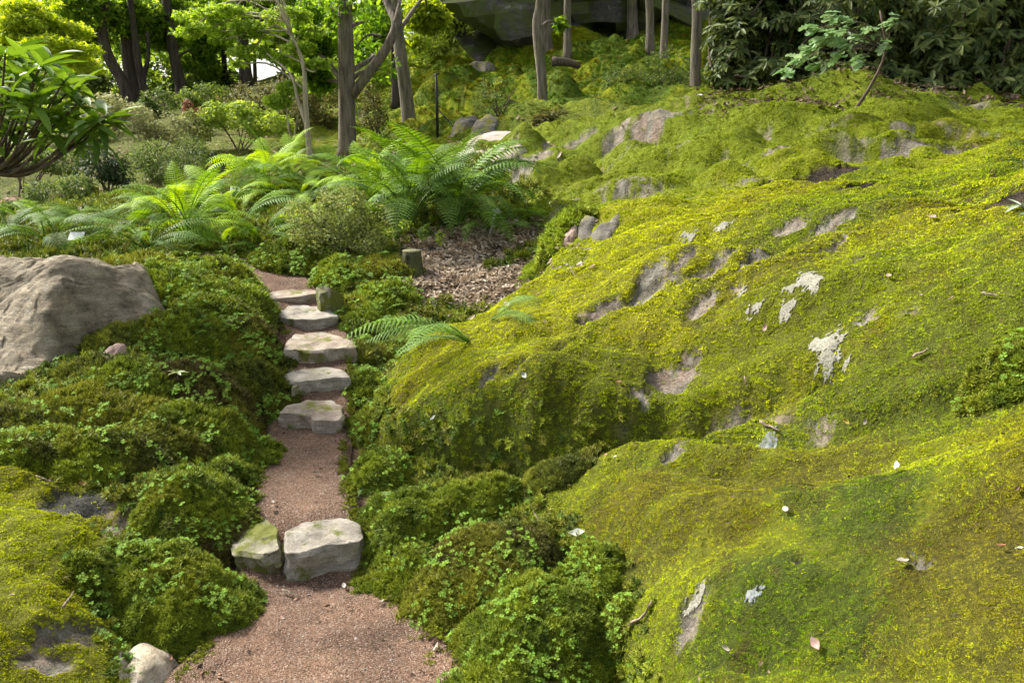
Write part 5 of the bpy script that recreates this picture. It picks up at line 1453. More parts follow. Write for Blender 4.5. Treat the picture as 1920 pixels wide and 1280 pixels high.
# ------------------------------------------------------------------ tall shaded rhododendrons at the upper right
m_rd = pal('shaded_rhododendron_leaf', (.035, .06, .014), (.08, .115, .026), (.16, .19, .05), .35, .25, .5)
def whorl_shrub(label, c, blobs, n, sz, mt, stems):
    """rhododendron: leaves in drooping whorls at the shoot tips"""
    o = thing('rhododendron_thicket', label, 'shrub', c)
    c = np.array(c)
    C0, d0 = cloud_points(blobs, n // 7, .75, .55, 1.3)
    C0[:, 2] = np.maximum(C0[:, 2], hgt(C0[:, 0], C0[:, 1]) + .12)
    P = np.repeat(C0, 8, 0); m_ = len(P)
    ax = np.repeat(d0 * .6 + np.array([0, 0, .6]) + rng.normal(0, .25, d0.shape), 8, 0)
    Fm = frames(ax, rng.uniform(0, 6.283, m_))
    th = np.tile(np.arange(8) * .785, len(C0)) + rng.uniform(-.3, .3, m_)
    rad = Fm[:, :, 0] * np.cos(th)[:, None] + Fm[:, :, 1] * np.sin(th)[:, None]
    rad = np.repeat(frames(d0 * .6 + np.array([0, 0, .6]), rng.uniform(0, 6.283, len(d0))), 8, 0)
    rad = rad[:, :, 0] * np.cos(th)[:, None] + rad[:, :, 1] * np.sin(th)[:, None]
    x_ = rad + ax / np.linalg.norm(ax, axis=1, keepdims=True) * rng.uniform(-.5, .35, (m_, 1)); x_[:, 2] -= rng.uniform(0, .5, m_)
    x_ /= np.linalg.norm(x_, axis=1, keepdims=True)
    z_ = ax - (ax * x_).sum(1, keepdims=True) * x_; z_ /= np.linalg.norm(z_, axis=1, keepdims=True)
    R = np.stack([x_, np.cross(z_, x_), z_], 2)
    V, F = replicate(LANCE[0], LANCE[1], R, P - c, sz * rng.uniform(.7, 1.3, m_))
    obj('foliage', mesh_np('foliage', V, F, False, mt), o, kind='stuff')
    parts = []
    for k in range(stems):
        e = C0[int(rng.integers(0, len(C0)))] - c
        s0 = np.array([e[0] * .55 + rng.normal(0, .1), e[1] * .55, 0]); s0[2] = float(hgt(c[0] + s0[0], c[1] + s0[1])) - c[2] - .05
        mid = (s0 + e) * .5 + rng.normal(0, .12, 3)
        parts.append(tube(smooth_line([s0, mid, e], 9), np.linspace(.022, .007, 9), 6))
    obj('stems', mesh_np('stems', *join_np(parts), True, m_twig), o, kind='stuff')
    return o
def rhod(label, bx, by, Yb, bl, n, sz, mt=m_rd, stems=14):
    c = PY(bx, by, Yb); c[2] = float(hgt(c[0], c[1]))
    return whorl_shrub(label, c, [pb_(a, b, Yb + dy, r1, r2, r1) for a, b, r1, r2, dy in bl], int(n * 1.5), sz, mt, 34)
rhod('tall olive-green rhododendron at the left end of the shaded thicket', 1400, 190, 8.8, [(1390, 90, 70, 70, 0), (1450, 60, 80, 70, .2), (1370, 140, 50, 36, -.2), (1440, 140, 70, 40, -.2), (1400, 0, 90, 60, .3), (1480, 10, 80, 60, .4)], 6500, .10)
rhod('dark rhododendron filling the middle of the shaded thicket', 1600, 190, 8.5, [(1580, 100, 90, 70, 0), (1660, 60, 90, 80, .3), (1560, 150, 70, 34, -.2), (1660, 150, 80, 36, -.2), (1600, 0, 100, 70, .3), (1540, 20, 70, 60, .3)], 6500, .105)
rhod('deep-shaded rhododendron at the right end of the thicket', 1830, 190, 8.2, [(1780, 90, 90, 80, .2), (1880, 60, 100, 90, .3), (1760, 160, 80, 36, 0), (1880, 165, 90, 40, 0), (1980, 110, 90, 80, .2), (1800, 0, 120, 70, .3), (1950, 0, 100, 80, .3)], 8000, .11)
rhod('rhododendron mass standing behind the shaded thicket', 1600, 100, 11.5, [(1450, 40, 110, 110, 0), (1600, 40, 130, 110, .3), (1750, 30, 130, 110, .3), (1900, 20, 140, 120, .3), (1600, -90, 160, 90, .3), (1850, -100, 180, 100, .3)], 7500, .15)

# pale oak sprig hanging in front of the thicket
m_oakl = pal('pale_oak_leaf', (.15, .25, .10), (.20, .32, .14), (.30, .40, .22), .3, .3, .5)
for l in list(m_oakl.node_tree.links):
    if l.from_socket.name == 'Random Per Island':
        m_oakl.node_tree.links.new(N(m_oakl.node_tree, 'ShaderNodeObjectInfo').outputs['Random'], l.to_socket)
def oak_leaf(L=.11, seed=0):
    n = 9; t = np.linspace(0, 1, n); r = np.random.default_rng(seed)
    w_ = .30 * L * np.sin(np.pi * (t * .9 + .03)) ** .9 * np.where(np.arange(n) % 2, 1.15, .62); w_[0] = .002; w_[-1] = .10 * L
    z = -.12 * L * t ** 2; zz2 = z + w_ * .2 + r.normal(0, .003, n)
    V = np.concatenate([np.stack([L * t, -w_, zz2], -1), np.stack([L * t, 0 * t, z], -1), np.stack([L * t, w_, zz2], -1)])
    j = np.arange(n - 1)
    return V, np.concatenate([np.stack([j, j + 1, n + j + 1, n + j], -1), np.stack([n + j, n + j + 1, 2 * n + j + 1, 2 * n + j], -1)])
oak_ms = [mesh_np('leaf', *oak_leaf(.12, k), True, m_oakl) for k in range(3)]
b0 = PY(1590, 205, 7.3); b0[2] = float(hgt(b0[0], b0[1]))
sap = thing('oak_sapling', 'oak sapling with pale blue-green lobed leaves in front of the dark thicket', 'sapling', b0)
tips = [(1480, 128, 6.7), (1500, 108, 6.75), (1525, 92, 6.8), (1545, 75, 6.8), (1560, 60, 6.85), (1590, 85, 6.85), (1575, 100, 6.8), (1615, 70, 6.9), (1600, 40, 6.9), (1640, 55, 7.0), (1570, 30, 6.9), (1680, 40, 7.0), (1540, 115, 6.75), (1620, 110, 6.9), (1665, 85, 7.0), (1530, 50, 6.8)]
hub = PY(1660, 95, 7.1)
parts = [tube(smooth_line([b0 - [0, 0, .05], (b0 + hub) * .5 + [.05, 0, 0], hub, PY(1650, 20, 7.1)], 10) - b0, np.linspace(.016, .007, 10), 6)]
for a in tips:
    tp = PY(*a)
    mid = (hub + tp) * .5 + np.array([0, 0, .07])
    parts.append(tube(smooth_line([hub, mid, tp], 7) - b0, np.linspace(.007, .002, 7), 5))
    for k in range(7):
        lo = obj('leaf', oak_ms[k % 3], sap, tp - b0 + rng.normal(0, .022, 3))
        s = rng.uniform(.7, 1.15); lo.scale = (s, s, s)
        lo.rotation_euler = (rng.normal(.25, .35), rng.uniform(-.2, .7), math.pi + rng.uniform(-1.5, 1.5))
obj('stems', mesh_np('stems', *join_np(parts), True, m_twig), sap, kind='stuff')

# rhododendron twig reaching in at the right edge, and the pale rosette seedling
m_silv = pal('silvery_leaf', (.16, .22, .13), (.24, .30, .20), (.40, .44, .36), .2, .6, .25)
for l in list(m_silv.node_tree.links):
    if l.from_socket.name == 'Random Per Island':
        m_silv.node_tree.links.new(N(m_silv.node_tree, 'ShaderNodeObjectInfo').outputs['Random'], l.to_socket)
sl = [mesh_np('leaf', *big_leaf(.085, .020, b), True, m_silv) for b in (.05, .3)]
gb = ground_hit(1912, 520) + np.array([.25, 0, 0]); gb[2] = float(hgt(gb[0], gb[1]))
tw = thing('rhododendron_twig', 'low rhododendron twig with silvery narrow leaves at the right edge', 'shrub', gb)
parts = []
for (px, py, Yt) in [(1915, 385, 3.35), (1925, 425, 3.2), (1918, 490, 3.1), (1945, 400, 3.3), (1950, 460, 3.15)]:
    tp = PY(px, py, Yt)
    parts.append(tube(smooth_line([np.zeros(3), (tp - gb) * .5 + [0, 0, .04], tp - gb], 7), np.linspace(.006, .0025, 7), 5))
    for k in range(9):
        lo = obj('leaf', sl[k % 2], tw, tp - gb); s = rng.uniform(.75, 1.15); lo.scale = (s, s, s)
        lo.rotation_euler = (rng.normal(0, .3), rng.uniform(-.35, .45), 6.283 * k / 9 + rng.uniform(-.3, .3))
obj('stems', mesh_np('stems', *join_np(parts), True, m_twig), tw, kind='stuff')
m_ros = pal('seedling_leaf', (.22, .30, .10), (.32, .38, .16), (.44, .42, .22), .3, .5, .3)
rl = [mesh_np('leaf', *big_leaf(.05, .018, b), True, m_ros) for b in (.05, .2)]
gb = ground_hit(337, 742); gb[2] += .085
ro = thing('rosette_seedling', 'pale rosette seedling with flat leaves on the left bank', 'seedling', gb)
for k in range(8):
    lo = obj('leaf', rl[k % 2], ro, (0, 0, .03)); s = rng.uniform(.8, 1.15); lo.scale = (s, s, s)
    lo.rotation_euler = (rng.normal(0, .2), rng.uniform(-.35, .15), 6.283 * k / 8 + rng.uniform(-.25, .25))
obj('stem', mesh_np('stem', *tube(np.array([[0, 0, -.09], [.003, 0, -.03], [0, 0, .032]]), np.array([.0025, .0022, .002]), 5), True, m_twig), ro)

# ------------------------------------------------------------------ leaf litter in the hollow, and single fallen leaves
m_litter = leaf_mat('dead_leaf', [(0, (.15, .11, .065)), (.4, (.33, .26, .175)), (.8, (.49, .41, .31)), (1, (.62, .56, .47))], .15, .7, .2)
def curl_leaf(L, W, curl, seed):
    r = np.random.default_rng(seed); n = 5; t = np.linspace(0, 1, n)
    w_ = W * np.sin(np.pi * np.clip(t * .9 + .05, 0, 1)) * .5 * r.uniform(.8, 1.15, n); z = curl * L * (t - .5) ** 2 * 2 + r.normal(0, .03 * L, n)
    V = np.concatenate([np.stack([L * (t - .5), -w_, z + w_ * .6 * curl * 2], -1), np.stack([L * (t - .5), 0 * t, z], -1), np.stack([L * (t - .5), w_, z + w_ * .9 * curl * 2], -1)])
    j = np.arange(n - 1)
    return V, np.concatenate([np.stack([j, j + 1, n + j + 1, n + j], -1), np.stack([n + j, n + j + 1, 2 * n + j + 1, 2 * n + j], -1)])
lp = np.array(LITTER_POLY); lo_, hi_ = lp[:, :2].min(0) - .15, lp[:, :2].max(0) + .15
x = rng.uniform(lo_[0], hi_[0], 22000); y = rng.uniform(lo_[1], hi_[1], 22000)
k_ = rng.uniform(size=len(x)) < hgt(x, y, LITTER) * .85 + .02; x, y = x[k_], y[k_]; n = len(x)
pts_ = []
for k in range(5):
    m_ = np.arange(n) % 5 == k
    TV, TF = curl_leaf(1, .45, .35, 50 + k)
    P = np.stack([x[m_], y[m_], hgt(x[m_], y[m_]) + rng.uniform(0, .025, m_.sum())], -1)
    pts_.append(replicate(TV, TF, frames(rng.normal(0, .45, (m_.sum(), 3)) + np.array([0, 0, 1.0]), rng.uniform(0, 6.283, m_.sum())), P, rng.uniform(.026, .055, m_.sum())))
obj('leaf_litter', mesh_np('leaf_litter', *join_np(pts_), False, m_litter), kind='stuff')['label'] = 'dry brown leaf litter in the hollow under the tall ferns'
x, y = rng.uniform(-14, 8, 9000), rng.uniform(7.0, 17, 9000)
k_ = rng.uniform(size=len(x)) < (1 - hgt(x, y, MOSS)) * .9; x, y = x[k_], y[k_]; n = len(x)
TV, TF = curl_leaf(1, .45, .35, 77)
obj('leaf_litter', mesh_np('leaf_litter', *replicate(TV, TF, frames(rng.normal(0, .4, (n, 3)) + np.array([0, 0, 1.0]), rng.uniform(0, 6.283, n)), np.stack([x, y, hgt(x, y) + .015], -1), rng.uniform(.05, .10, n)), False, m_litter), kind='stuff')['label'] = 'dead leaves on the bare soil below the shrubs and thicket'

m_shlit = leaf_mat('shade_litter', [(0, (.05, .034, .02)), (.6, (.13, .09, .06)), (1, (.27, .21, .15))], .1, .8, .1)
x, y = rng.uniform(1.8, 7.5, 1800), rng.uniform(7.3, 8.6, 1800); n = len(x)
obj('leaf_litter', mesh_np('leaf_litter', *replicate(TV, TF, frames(rng.normal(0, .4, (n, 3)) + np.array([0, 0, 1.0]), rng.uniform(0, 6.283, n)), np.stack([x, y, hgt(x, y) + .03], -1), rng.uniform(.04, .08, n)), False, m_shlit), kind='stuff')['label'] = 'dead leaves strewn under the shaded rhododendron thicket'
LC = {'pale': (.55, .50, .38), 'white': (.62, .66, .52), 'tan': (.42, .29, .19), 'brown': (.20, .12, .07), 'red': (.40, .16, .08), 'yellow': (.62, .45, .06), 'green': (.40, .45, .08), 'pink': (.45, .27, .21)}
LM = {k: plain_mat('fallen_leaf_' + k, tuple(.45 * q for q in v), .6, .22, 60) for k, v in LC.items()}
FL = [(1087, 1003, .075, 'white', 'whitish lobed leaf lying on the near slope beside the clover'), (838, 968, .06, 'pale', 'pale dead leaf leaning between two right-bank cushions'), (848, 957, .04, 'red', 'rust-coloured leaf beside the pale one on the right bank'),
      (1138, 860, .04, 'red', 'reddish leaf in the angle between the two mossy rocks'), (1155, 862, .035, 'pale', 'small pale leaf right of the reddish one between the rocks'), (1180, 1145, .045, 'tan', 'tan leaf upright beside the bent twig'),
      (818, 1215, .05, 'pale', 'pale oval leaf on the gravel near the bottom'), (713, 1130, .05, 'tan', 'curled tan leaf at the right edge of the near gravel'), (645, 1100, .04, 'pale', 'small pale leaf on the gravel before the lowest step'),
      (378, 1215, .045, 'green', 'yellow-green leaf on the gravel at lower left'), (443, 1163, .055, 'pink', 'curled pinkish leaf on the gravel at left'), (315, 1240, .045, 'red', 'orange-brown leaf at the edge of the buff rock'),
      (590, 888, .05, 'brown', 'dark curled leaf in the middle of the gravel above the first step'), (512, 943, .04, 'pale', 'pale curled leaf behind the lowest step at left'), (510, 952, .045, 'tan', 'tan curled leaf right behind the lowest step'), (630, 858, .04, 'pink', 'pale pink leaf below the second step'),
      (155, 912, .05, 'red', 'orange leaf at the rim of the wet rock hollow'), (1476, 962, .05, 'pale', 'small pale flower-like leaf on the olive slope'), (1535, 1210, .06, 'pink', 'pinkish curled leaf near the bottom right'), (1880, 1035, .04, 'red', 'red leaf at the right of the near slope'), (1915, 1042, .05, 'white', 'whitish leaf at the right edge of the near slope'),
      (1685, 884, .06, 'pale', 'pale leaf on the upper near slope'), (1592, 790, .05, 'yellow', 'yellow leaf lying in the crevice between the mossy rocks'), (1625, 790, .04, 'pale', 'pale leaf right of the yellow one in the crevice'), (1436, 618, .06, 'pink', 'pinkish leaf in the middle of the big mossy rock'), (985, 705, .06, 'white', 'white leaf on the shoulder of the big rock'),
      (815, 783, .05, 'white', 'white torn leaf on the nose of the big rock'), (1160, 722, .05, 'red', 'rust-red leaf above the dark crevice'), (1668, 522, .05, 'tan', 'tan leaf on the upper big rock'), (1750, 412, .07, 'tan', 'tan leaf pair far up the big rock'), (1040, 1030, .045, 'pink', 'pink-white leaf at the top of the clover bank'), (1420, 155, .06, 'yellow', 'yellow leaf fallen before the left rhododendron'),
      (1785, 565, .04, 'brown', 'brown leaf on the right of the big rock'), (1150, 1240, .05, 'pale', 'pale leaf between the near slope and the bottom cushion'), (1695, 1062, .05, 'pale', 'small pale chip of leaf low on the near slope'), (1370, 1215, .045, 'pale', 'pale leaf scrap at the bottom of the near slope'), (295, 1045, .035, 'tan', 'tan leaf resting on the large dark cushion at left'), (520, 1000, .03, 'brown', 'brown leaf between the lowest step stones')]
lm_cache = {}
for k, (px, py, L, cname, lab) in enumerate(FL):
    p = ground_hit(px, py)
    d_, lv_, hw_ = path_info(p[:1], p[1:2])
    if d_[0] < hw_[0]:
        p = PZ(px, py, float(lv_[0]) + .010)
    nv_ = nrm(p[:1], p[1:2])[0]
    V, F = curl_leaf(.9 if L > .07 else .58, .36, .25, 900 + k)
    R_ = frames((nv_ + rng.normal(0, .2, 3))[None], rng.uniform(0, 6.28, 1))[0]
    o = obj('fallen_leaf', mesh_np('fallen_leaf', (V * L) @ R_.T, F, True, LM[cname]), loc=p + nv_ * (.016 if d_[0] >= hw_[0] else .006))
    tag(o, lab, 'fallen leaf', 'single fallen leaves')

m_wood = bark_mat('dead_twig', (.10, .07, .05), (.30, .24, .18), 0, 30)
TW = [([(1115, 1160), (1150, 1172), (1180, 1185)], .005, 'straight half of a broken twig at the clover bank'), ([(1180, 1183), (1205, 1165), (1222, 1138)], .005, 'curved upright twig on the near slope beside the clover bank'), ([(875, 1072), (905, 1062)], .007, 'short pale stick on the right bank'),
      ([(1015, 1000), (985, 935), (980, 910)], .003, 'thin upright twig in front of the dark olive cushion'), ([(1425, 800), (1460, 818)], .007, 'dark short stick at the crevice'), ([(1710, 680), (1740, 665)], .006, 'brown stick on the right of the big rock'), ([(530, 1105), (562, 1118)], .004, 'thin twig on the gravel before the lowest step'),
      ([(70, 902), (100, 912)], .004, 'twig on the moss beside the wet hollow'), ([(120, 1150), (140, 1120)], .004, 'twig leaning on the mossy rock at near left'), ([(1840, 560), (1870, 565)], .004, 'bent pale twig far right on the big rock'), ([(1395, 715), (1400, 735)], .003, 'small curved twig on the dark flank of the big rock')]
for pl_, r_, lab in TW:
    P = np.array([ground_hit(*a) for a in pl_]); P[:, 2] += .022
    d_, lv_, hw_ = path_info(P[:, 0], P[:, 1])
    for q in range(len(P)):
        if d_[q] < hw_[q]: P[q] = PZ(*pl_[q], float(lv_[q]) + .008)
    L_ = smooth_line(P, 8); L_[1:-1] += rng.normal(0, .002, (6, 3))
    tag(obj('twig', mesh_np('twig', *tube(L_ - P[0], np.linspace(r_, r_ * .5, 8), 6, .05), True, m_wood), loc=P[0]), lab, 'twig', 'fallen twigs')

# ------------------------------------------------------------------ pale lichen patches
m_lich, nt, out = new_mat('reindeer_lichen')
tc = N(nt, 'ShaderNodeTexCoord')
na = N(nt, 'ShaderNodeTexNoise', i_Scale=120.0, i_Detail=5.0, i_Roughness=.7); nt.links.new(tc.outputs['Object'], na.inputs['Vector'])
rr = ramp(nt, [(.32, (.11, .11, .07)), (.5, (.25, .24, .185)), (.68, (.36, .35, .29))], na.outputs['Fac'])
pb = N(nt, 'ShaderNodeBsdfPrincipled', i_Roughness=.95); nt.links.new(rr.outputs[0], pb.inputs['Base Color']); bp = N(nt, 'ShaderNodeBump', i_Strength=1.0, i_Distance=.01); nt.links.new(na.outputs['Fac'], bp.inputs['Height']); nt.links.new(bp.outputs[0], pb.inputs['Normal']); nt.links.new(pb.outputs[0], out.inputs['Surface'])
def lichen(px, py, rx, ry, label, ang=0.0, mat=None, name='lichen_patch', hgt_=.006):
    c = ground_hit(px, py); m_ = max(rx, ry) * 1.5; res = max(rx, ry) / 26
    xs = np.arange(-m_, m_, res); X, Yv = np.meshgrid(xs, xs)
    ca, sa_ = math.cos(ang), math.sin(ang); u, v = (X * ca + Yv * sa_) / rx, (-X * sa_ + Yv * ca) / ry
    k = .9 / min(rx, ry)
    f = 1 - np.hypot(u, v) + .8 * fbm((X + c[0]) * k, (Yv + c[1]) * k + px, 4, .65)
    ok = f > .05
    zz2 = hgt(c[0] + X, c[1] + Yv) - c[2] + hgt_ * np.clip(f * 3, -.3, 1) ** .6 * (1 + .35 * fbm(X * 60, Yv * 60, 2)) if False else hgt(c[0] + X, c[1] + Yv) - c[2] + hgt_ * np.sqrt(np.clip(f * 2.5, 0, 1)) * (1 + .15 * fbm(X * 45 + 3, Yv * 45, 3))
    idx = -np.ones(X.shape, int); idx[ok] = np.arange(ok.sum())
    Q = np.stack([idx[:-1, :-1], idx[:-1, 1:], idx[1:, 1:], idx[1:, :-1]], -1).reshape(-1, 4); Q = Q[(Q >= 0).all(1)]
    o = obj(name, mesh_np(name, np.stack([X[ok], Yv[ok], zz2[ok]], -1), Q, True, mat or m_lich), loc=c)
    return tag(o, label, 'lichen', 'lichen patches on the moss')
lichen(1555, 640, .055, .085, 'largest cream lichen patch in the middle of the big mossy rock')
lichen(1548, 675, .030, .030, 'small cream lichen piece just below the largest patch')
lichen(1520, 520, .05, .085, 'tall pale lichen patch high on the big mossy rock')
lichen(1490, 537, .05, .022, 'flat pale lichen streak left of the tall patch')
lichen(1477, 583, .045, .030, 'whitish lichen patch between the tall and the largest patch')
lichen(1412, 582, .035, .022, 'small white lichen patch at the left of the row')
lichen(1390, 548, .025, .025, 'tiny pale lichen spot up and left of the row')
lichen(1300, 1133, .030, .018, 'pinkish pale lichen on the near slope above a bare stone')
lichen(1355, 425, .05, .03, 'faint white lichen spots far up the big rock')
lichen(1290, 445, .04, .03, 'small white lichen on the left of the upper rock')
m_gl = plain_mat('grey_leafy_lichen', (.14, .155, .145), .9, .5, 90)
lichen(1435, 838, .040, .030, 'dark grey leafy lichen tuft on the upper near slope', mat=m_gl)
lichen(1412, 1115, .024, .016, 'blue-grey leafy lichen tuft low on the near slope', mat=m_gl)
m_wl = plain_mat('white_crust_lichen', (.52, .53, .52), .9, .4, 40)

# ------------------------------------------------------------------ stump, plant labels, thin pole, log
m_stump = bark_mat('stump_bark', (.025, .028, .012), (.07, .075, .032), 1.0, 18)
c = ground_hit(773, 508)
so = thing('tree_stump', 'small mossy sawn tree stump at the edge of the leaf litter', 'stump', c)
a = np.linspace(0, .17, 6)
obj('trunk', mesh_np('trunk', *tube(np.stack([0 * a, 0 * a, a - .03], -1), np.array([.10, .088, .076, .070, .068, .066]), 18, .035), True, m_stump), so)
V, F = tube(np.array([[0, 0, .139], [0, 0, .146]]), np.array([.067, .063]), 18, .0)
obj('cut_face', mesh_np('cut_face', V, F, True, plain_mat('cut_wood', (.11, .105, .045), .9, .4, 50)), so)
m_tag = plain_mat('label_plate', (.62, .66, .70), .5, .05, 20); m_stake = plain_mat('label_stake', (.55, .55, .54), .5, .1, 30); m_tag_g = plain_mat('weathered_plate', (.22, .23, .24), .6, .2, 20)
def box(sx_, sy_, sz_, c=(0, 0, 0), bev=.0):
    V = np.array([[x, y, z] for z in (-1, 1) for y in (-1, 1) for x in (-1, 1)], float) * np.array([sx_, sy_, sz_]) * .5 + np.array(c)
    return V, np.array([[0, 2, 3, 1], [4, 5, 7, 6], [0, 1, 5, 4], [2, 6, 7, 3], [0, 4, 6, 2], [1, 3, 7, 5]])
def plant_label(px, py, h, w_, hh, label, mt, lean=0.0, tilt=.7):
    c = ground_hit(px, py)
    t_ = thing('plant_label', label, 'plant label', c, rng.uniform(-.3, .3), 'plant labels')
    obj('stake', mesh_np('stake', *tube(np.array([[0, 0, -.04], [lean * .5, .005, h * .5], [lean, .01, h]]), np.array([.007, .007, .006]), 6), True, m_stake), t_)
    po = obj('plate', mesh_np('plate', *box(w_, hh, .004), False, mt), t_, (lean, .0, h + .002)); po.rotation_euler = (tilt, 0, 0)
plant_label(147, 470, .10, .10, .075, 'white plant label on a short stake behind the boulder', m_tag)
plant_label(915, 443, .20, .06, .045, 'grey plant label on a slanting white stake beside the tall fern', m_tag_g, .07)
plant_label(443, 378, .12, .09, .07, 'bluish-white plant label half hidden among the bright ferns', m_tag)
m_iron = plain_mat('black_iron', (.012, .012, .012), .5, .2, 30)
c = PY(820, 236, 12.2); c[2] = float(hgt(c[0], c[1]))
h_ = PY(820, 138, 12.2)[2] - c[2]
po = thing('iron_pole', 'thin black iron pole with a slanting brace on the mossy hillside', 'pole', c)
obj('shaft', mesh_np('shaft', *tube(np.array([[0, 0, -.1], [0, 0, h_ * .5], [0, 0, h_]]), np.array([.022, .022, .018]), 8), True, m_iron), po)
obj('brace', mesh_np('brace', *tube(np.array([[0, 0, h_ * .45], [.2, -.1, h_ * .22], [.42, -.2, -.08]]), np.array([.010, .010, .010]), 6), True, m_iron), po)
obj('arm', mesh_np('arm', *tube(np.array([[-.03, 0, h_ * .97], [.05, 0, h_]]), np.array([.015, .012]), 6), True, m_iron), po)
a0, a1 = PY(1035, 103, 19.5), PY(1088, 90, 19.5)
a0[2] = float(hgt(a0[0], a0[1])) + .12; a1[2] = float(hgt(a1[0], a1[1])) + .16
L_ = smooth_line([a0, (a0 + a1) * .5 + [0, 0, .04], a1], 8)
tag(obj('fallen_log', mesh_np('fallen_log', *tube(L_ - a0, np.linspace(.10, .08, 8), 10, .05), True, m_twig), loc=a0), 'dark fallen log lying below the cliff trees', 'log')
m_crumb = leaf_mat('moss_crumb', [(0, (.05, .035, .02)), (.6, (.14, .095, .06)), (1, (.30, .24, .17))], .1, .8, .1)
# crumbs of dead leaf and bark caught in the moss
x, y = sample_ground(1500, 1.2, 9, 1.2)
k_ = rng.uniform(size=len(x)) < hgt(x, y, MOSS) * sstep(-.3, .4, fbm(x * 1.7, y * 1.7, 3)); x, y = x[k_], y[k_]; n = len(x)
TV, TF = curl_leaf(1, .5, .5, 81)
obj('moss_debris', mesh_np('moss_debris', *replicate(TV, TF, frames(nrm(x, y) + rng.normal(0, .5, (n, 3)), rng.uniform(0, 6.283, n)), np.stack([x, y, hgt(x, y) + .014], -1), rng.uniform(.006, .018, n) * np.clip(np.hypot(x, y) / 3, 1, 2)), False, m_crumb), kind='stuff')['label'] = 'crumbs of dead leaf and bark caught in the moss'

# leaf scraps and needles on the gravel
n = 150
i0 = (rng.uniform(0, 1, n) ** 1.3 * (len(pc) - 1)).astype(int); tt = np.clip(np.sign(rng.normal(size=n)) * (1 - np.abs(rng.normal(0, .35, n))), -1, 1)
b0 = pc[i0]; xy = b0[:, :2] + sd[i0] * (tt * b0[:, 3])[:, None]
obj('path_debris', mesh_np('path_debris', *replicate(TV * np.array([1, .8, 1]), TF, frames(np.array([0, 0, 1.0]) + rng.normal(0, .3, (n, 3)), rng.uniform(0, 6.283, n)), np.stack([xy[:, 0], xy[:, 1], b0[:, 2] + .012], -1), rng.uniform(.008, .026, n)), False, m_crumb), kind='stuff')['label'] = 'brown leaf scraps lying on the gravel path'
# ------------------------------------------------------------------ trees
m_oak = bark_mat('oak_bark', (.05, .040, .031), (.20, .165, .13), .3, 13)
m_grey = bark_mat('grey_bark', (.06, .05, .038), (.20, .17, .13), .45, 12)
m_darkb = bark_mat('dark_bark', (.022, .018, .015), (.075, .06, .048), .2, 7)
m_palest = bark_mat('pale_bark', (.20, .17, .11), (.42, .37, .26), .2, 16)
m_oaklf = pal('oak_leaf', (.06, .13, .017), (.12, .22, .026), (.20, .32, .04), .62)
m_wood1 = pal('woodland_leaf', (.07, .14, .02), (.14, .24, .03), (.26, .36, .055), .62)
m_wood2 = pal('sunny_woodland_leaf', (.12, .19, .02), (.22, .30, .03), (.36, .42, .05), .62)
m_maple = pal('yellow_maple_leaf', (.26, .36, .03), (.36, .47, .045), (.50, .58, .08), .5)
m_jmap = pal('green_maple_leaf', (.15, .26, .03), (.25, .38, .05), (.36, .47, .09), .5)
m_dim = pal('dim_leaf', (.08, .15, .022), (.16, .27, .036), (.27, .38, .06), .62)

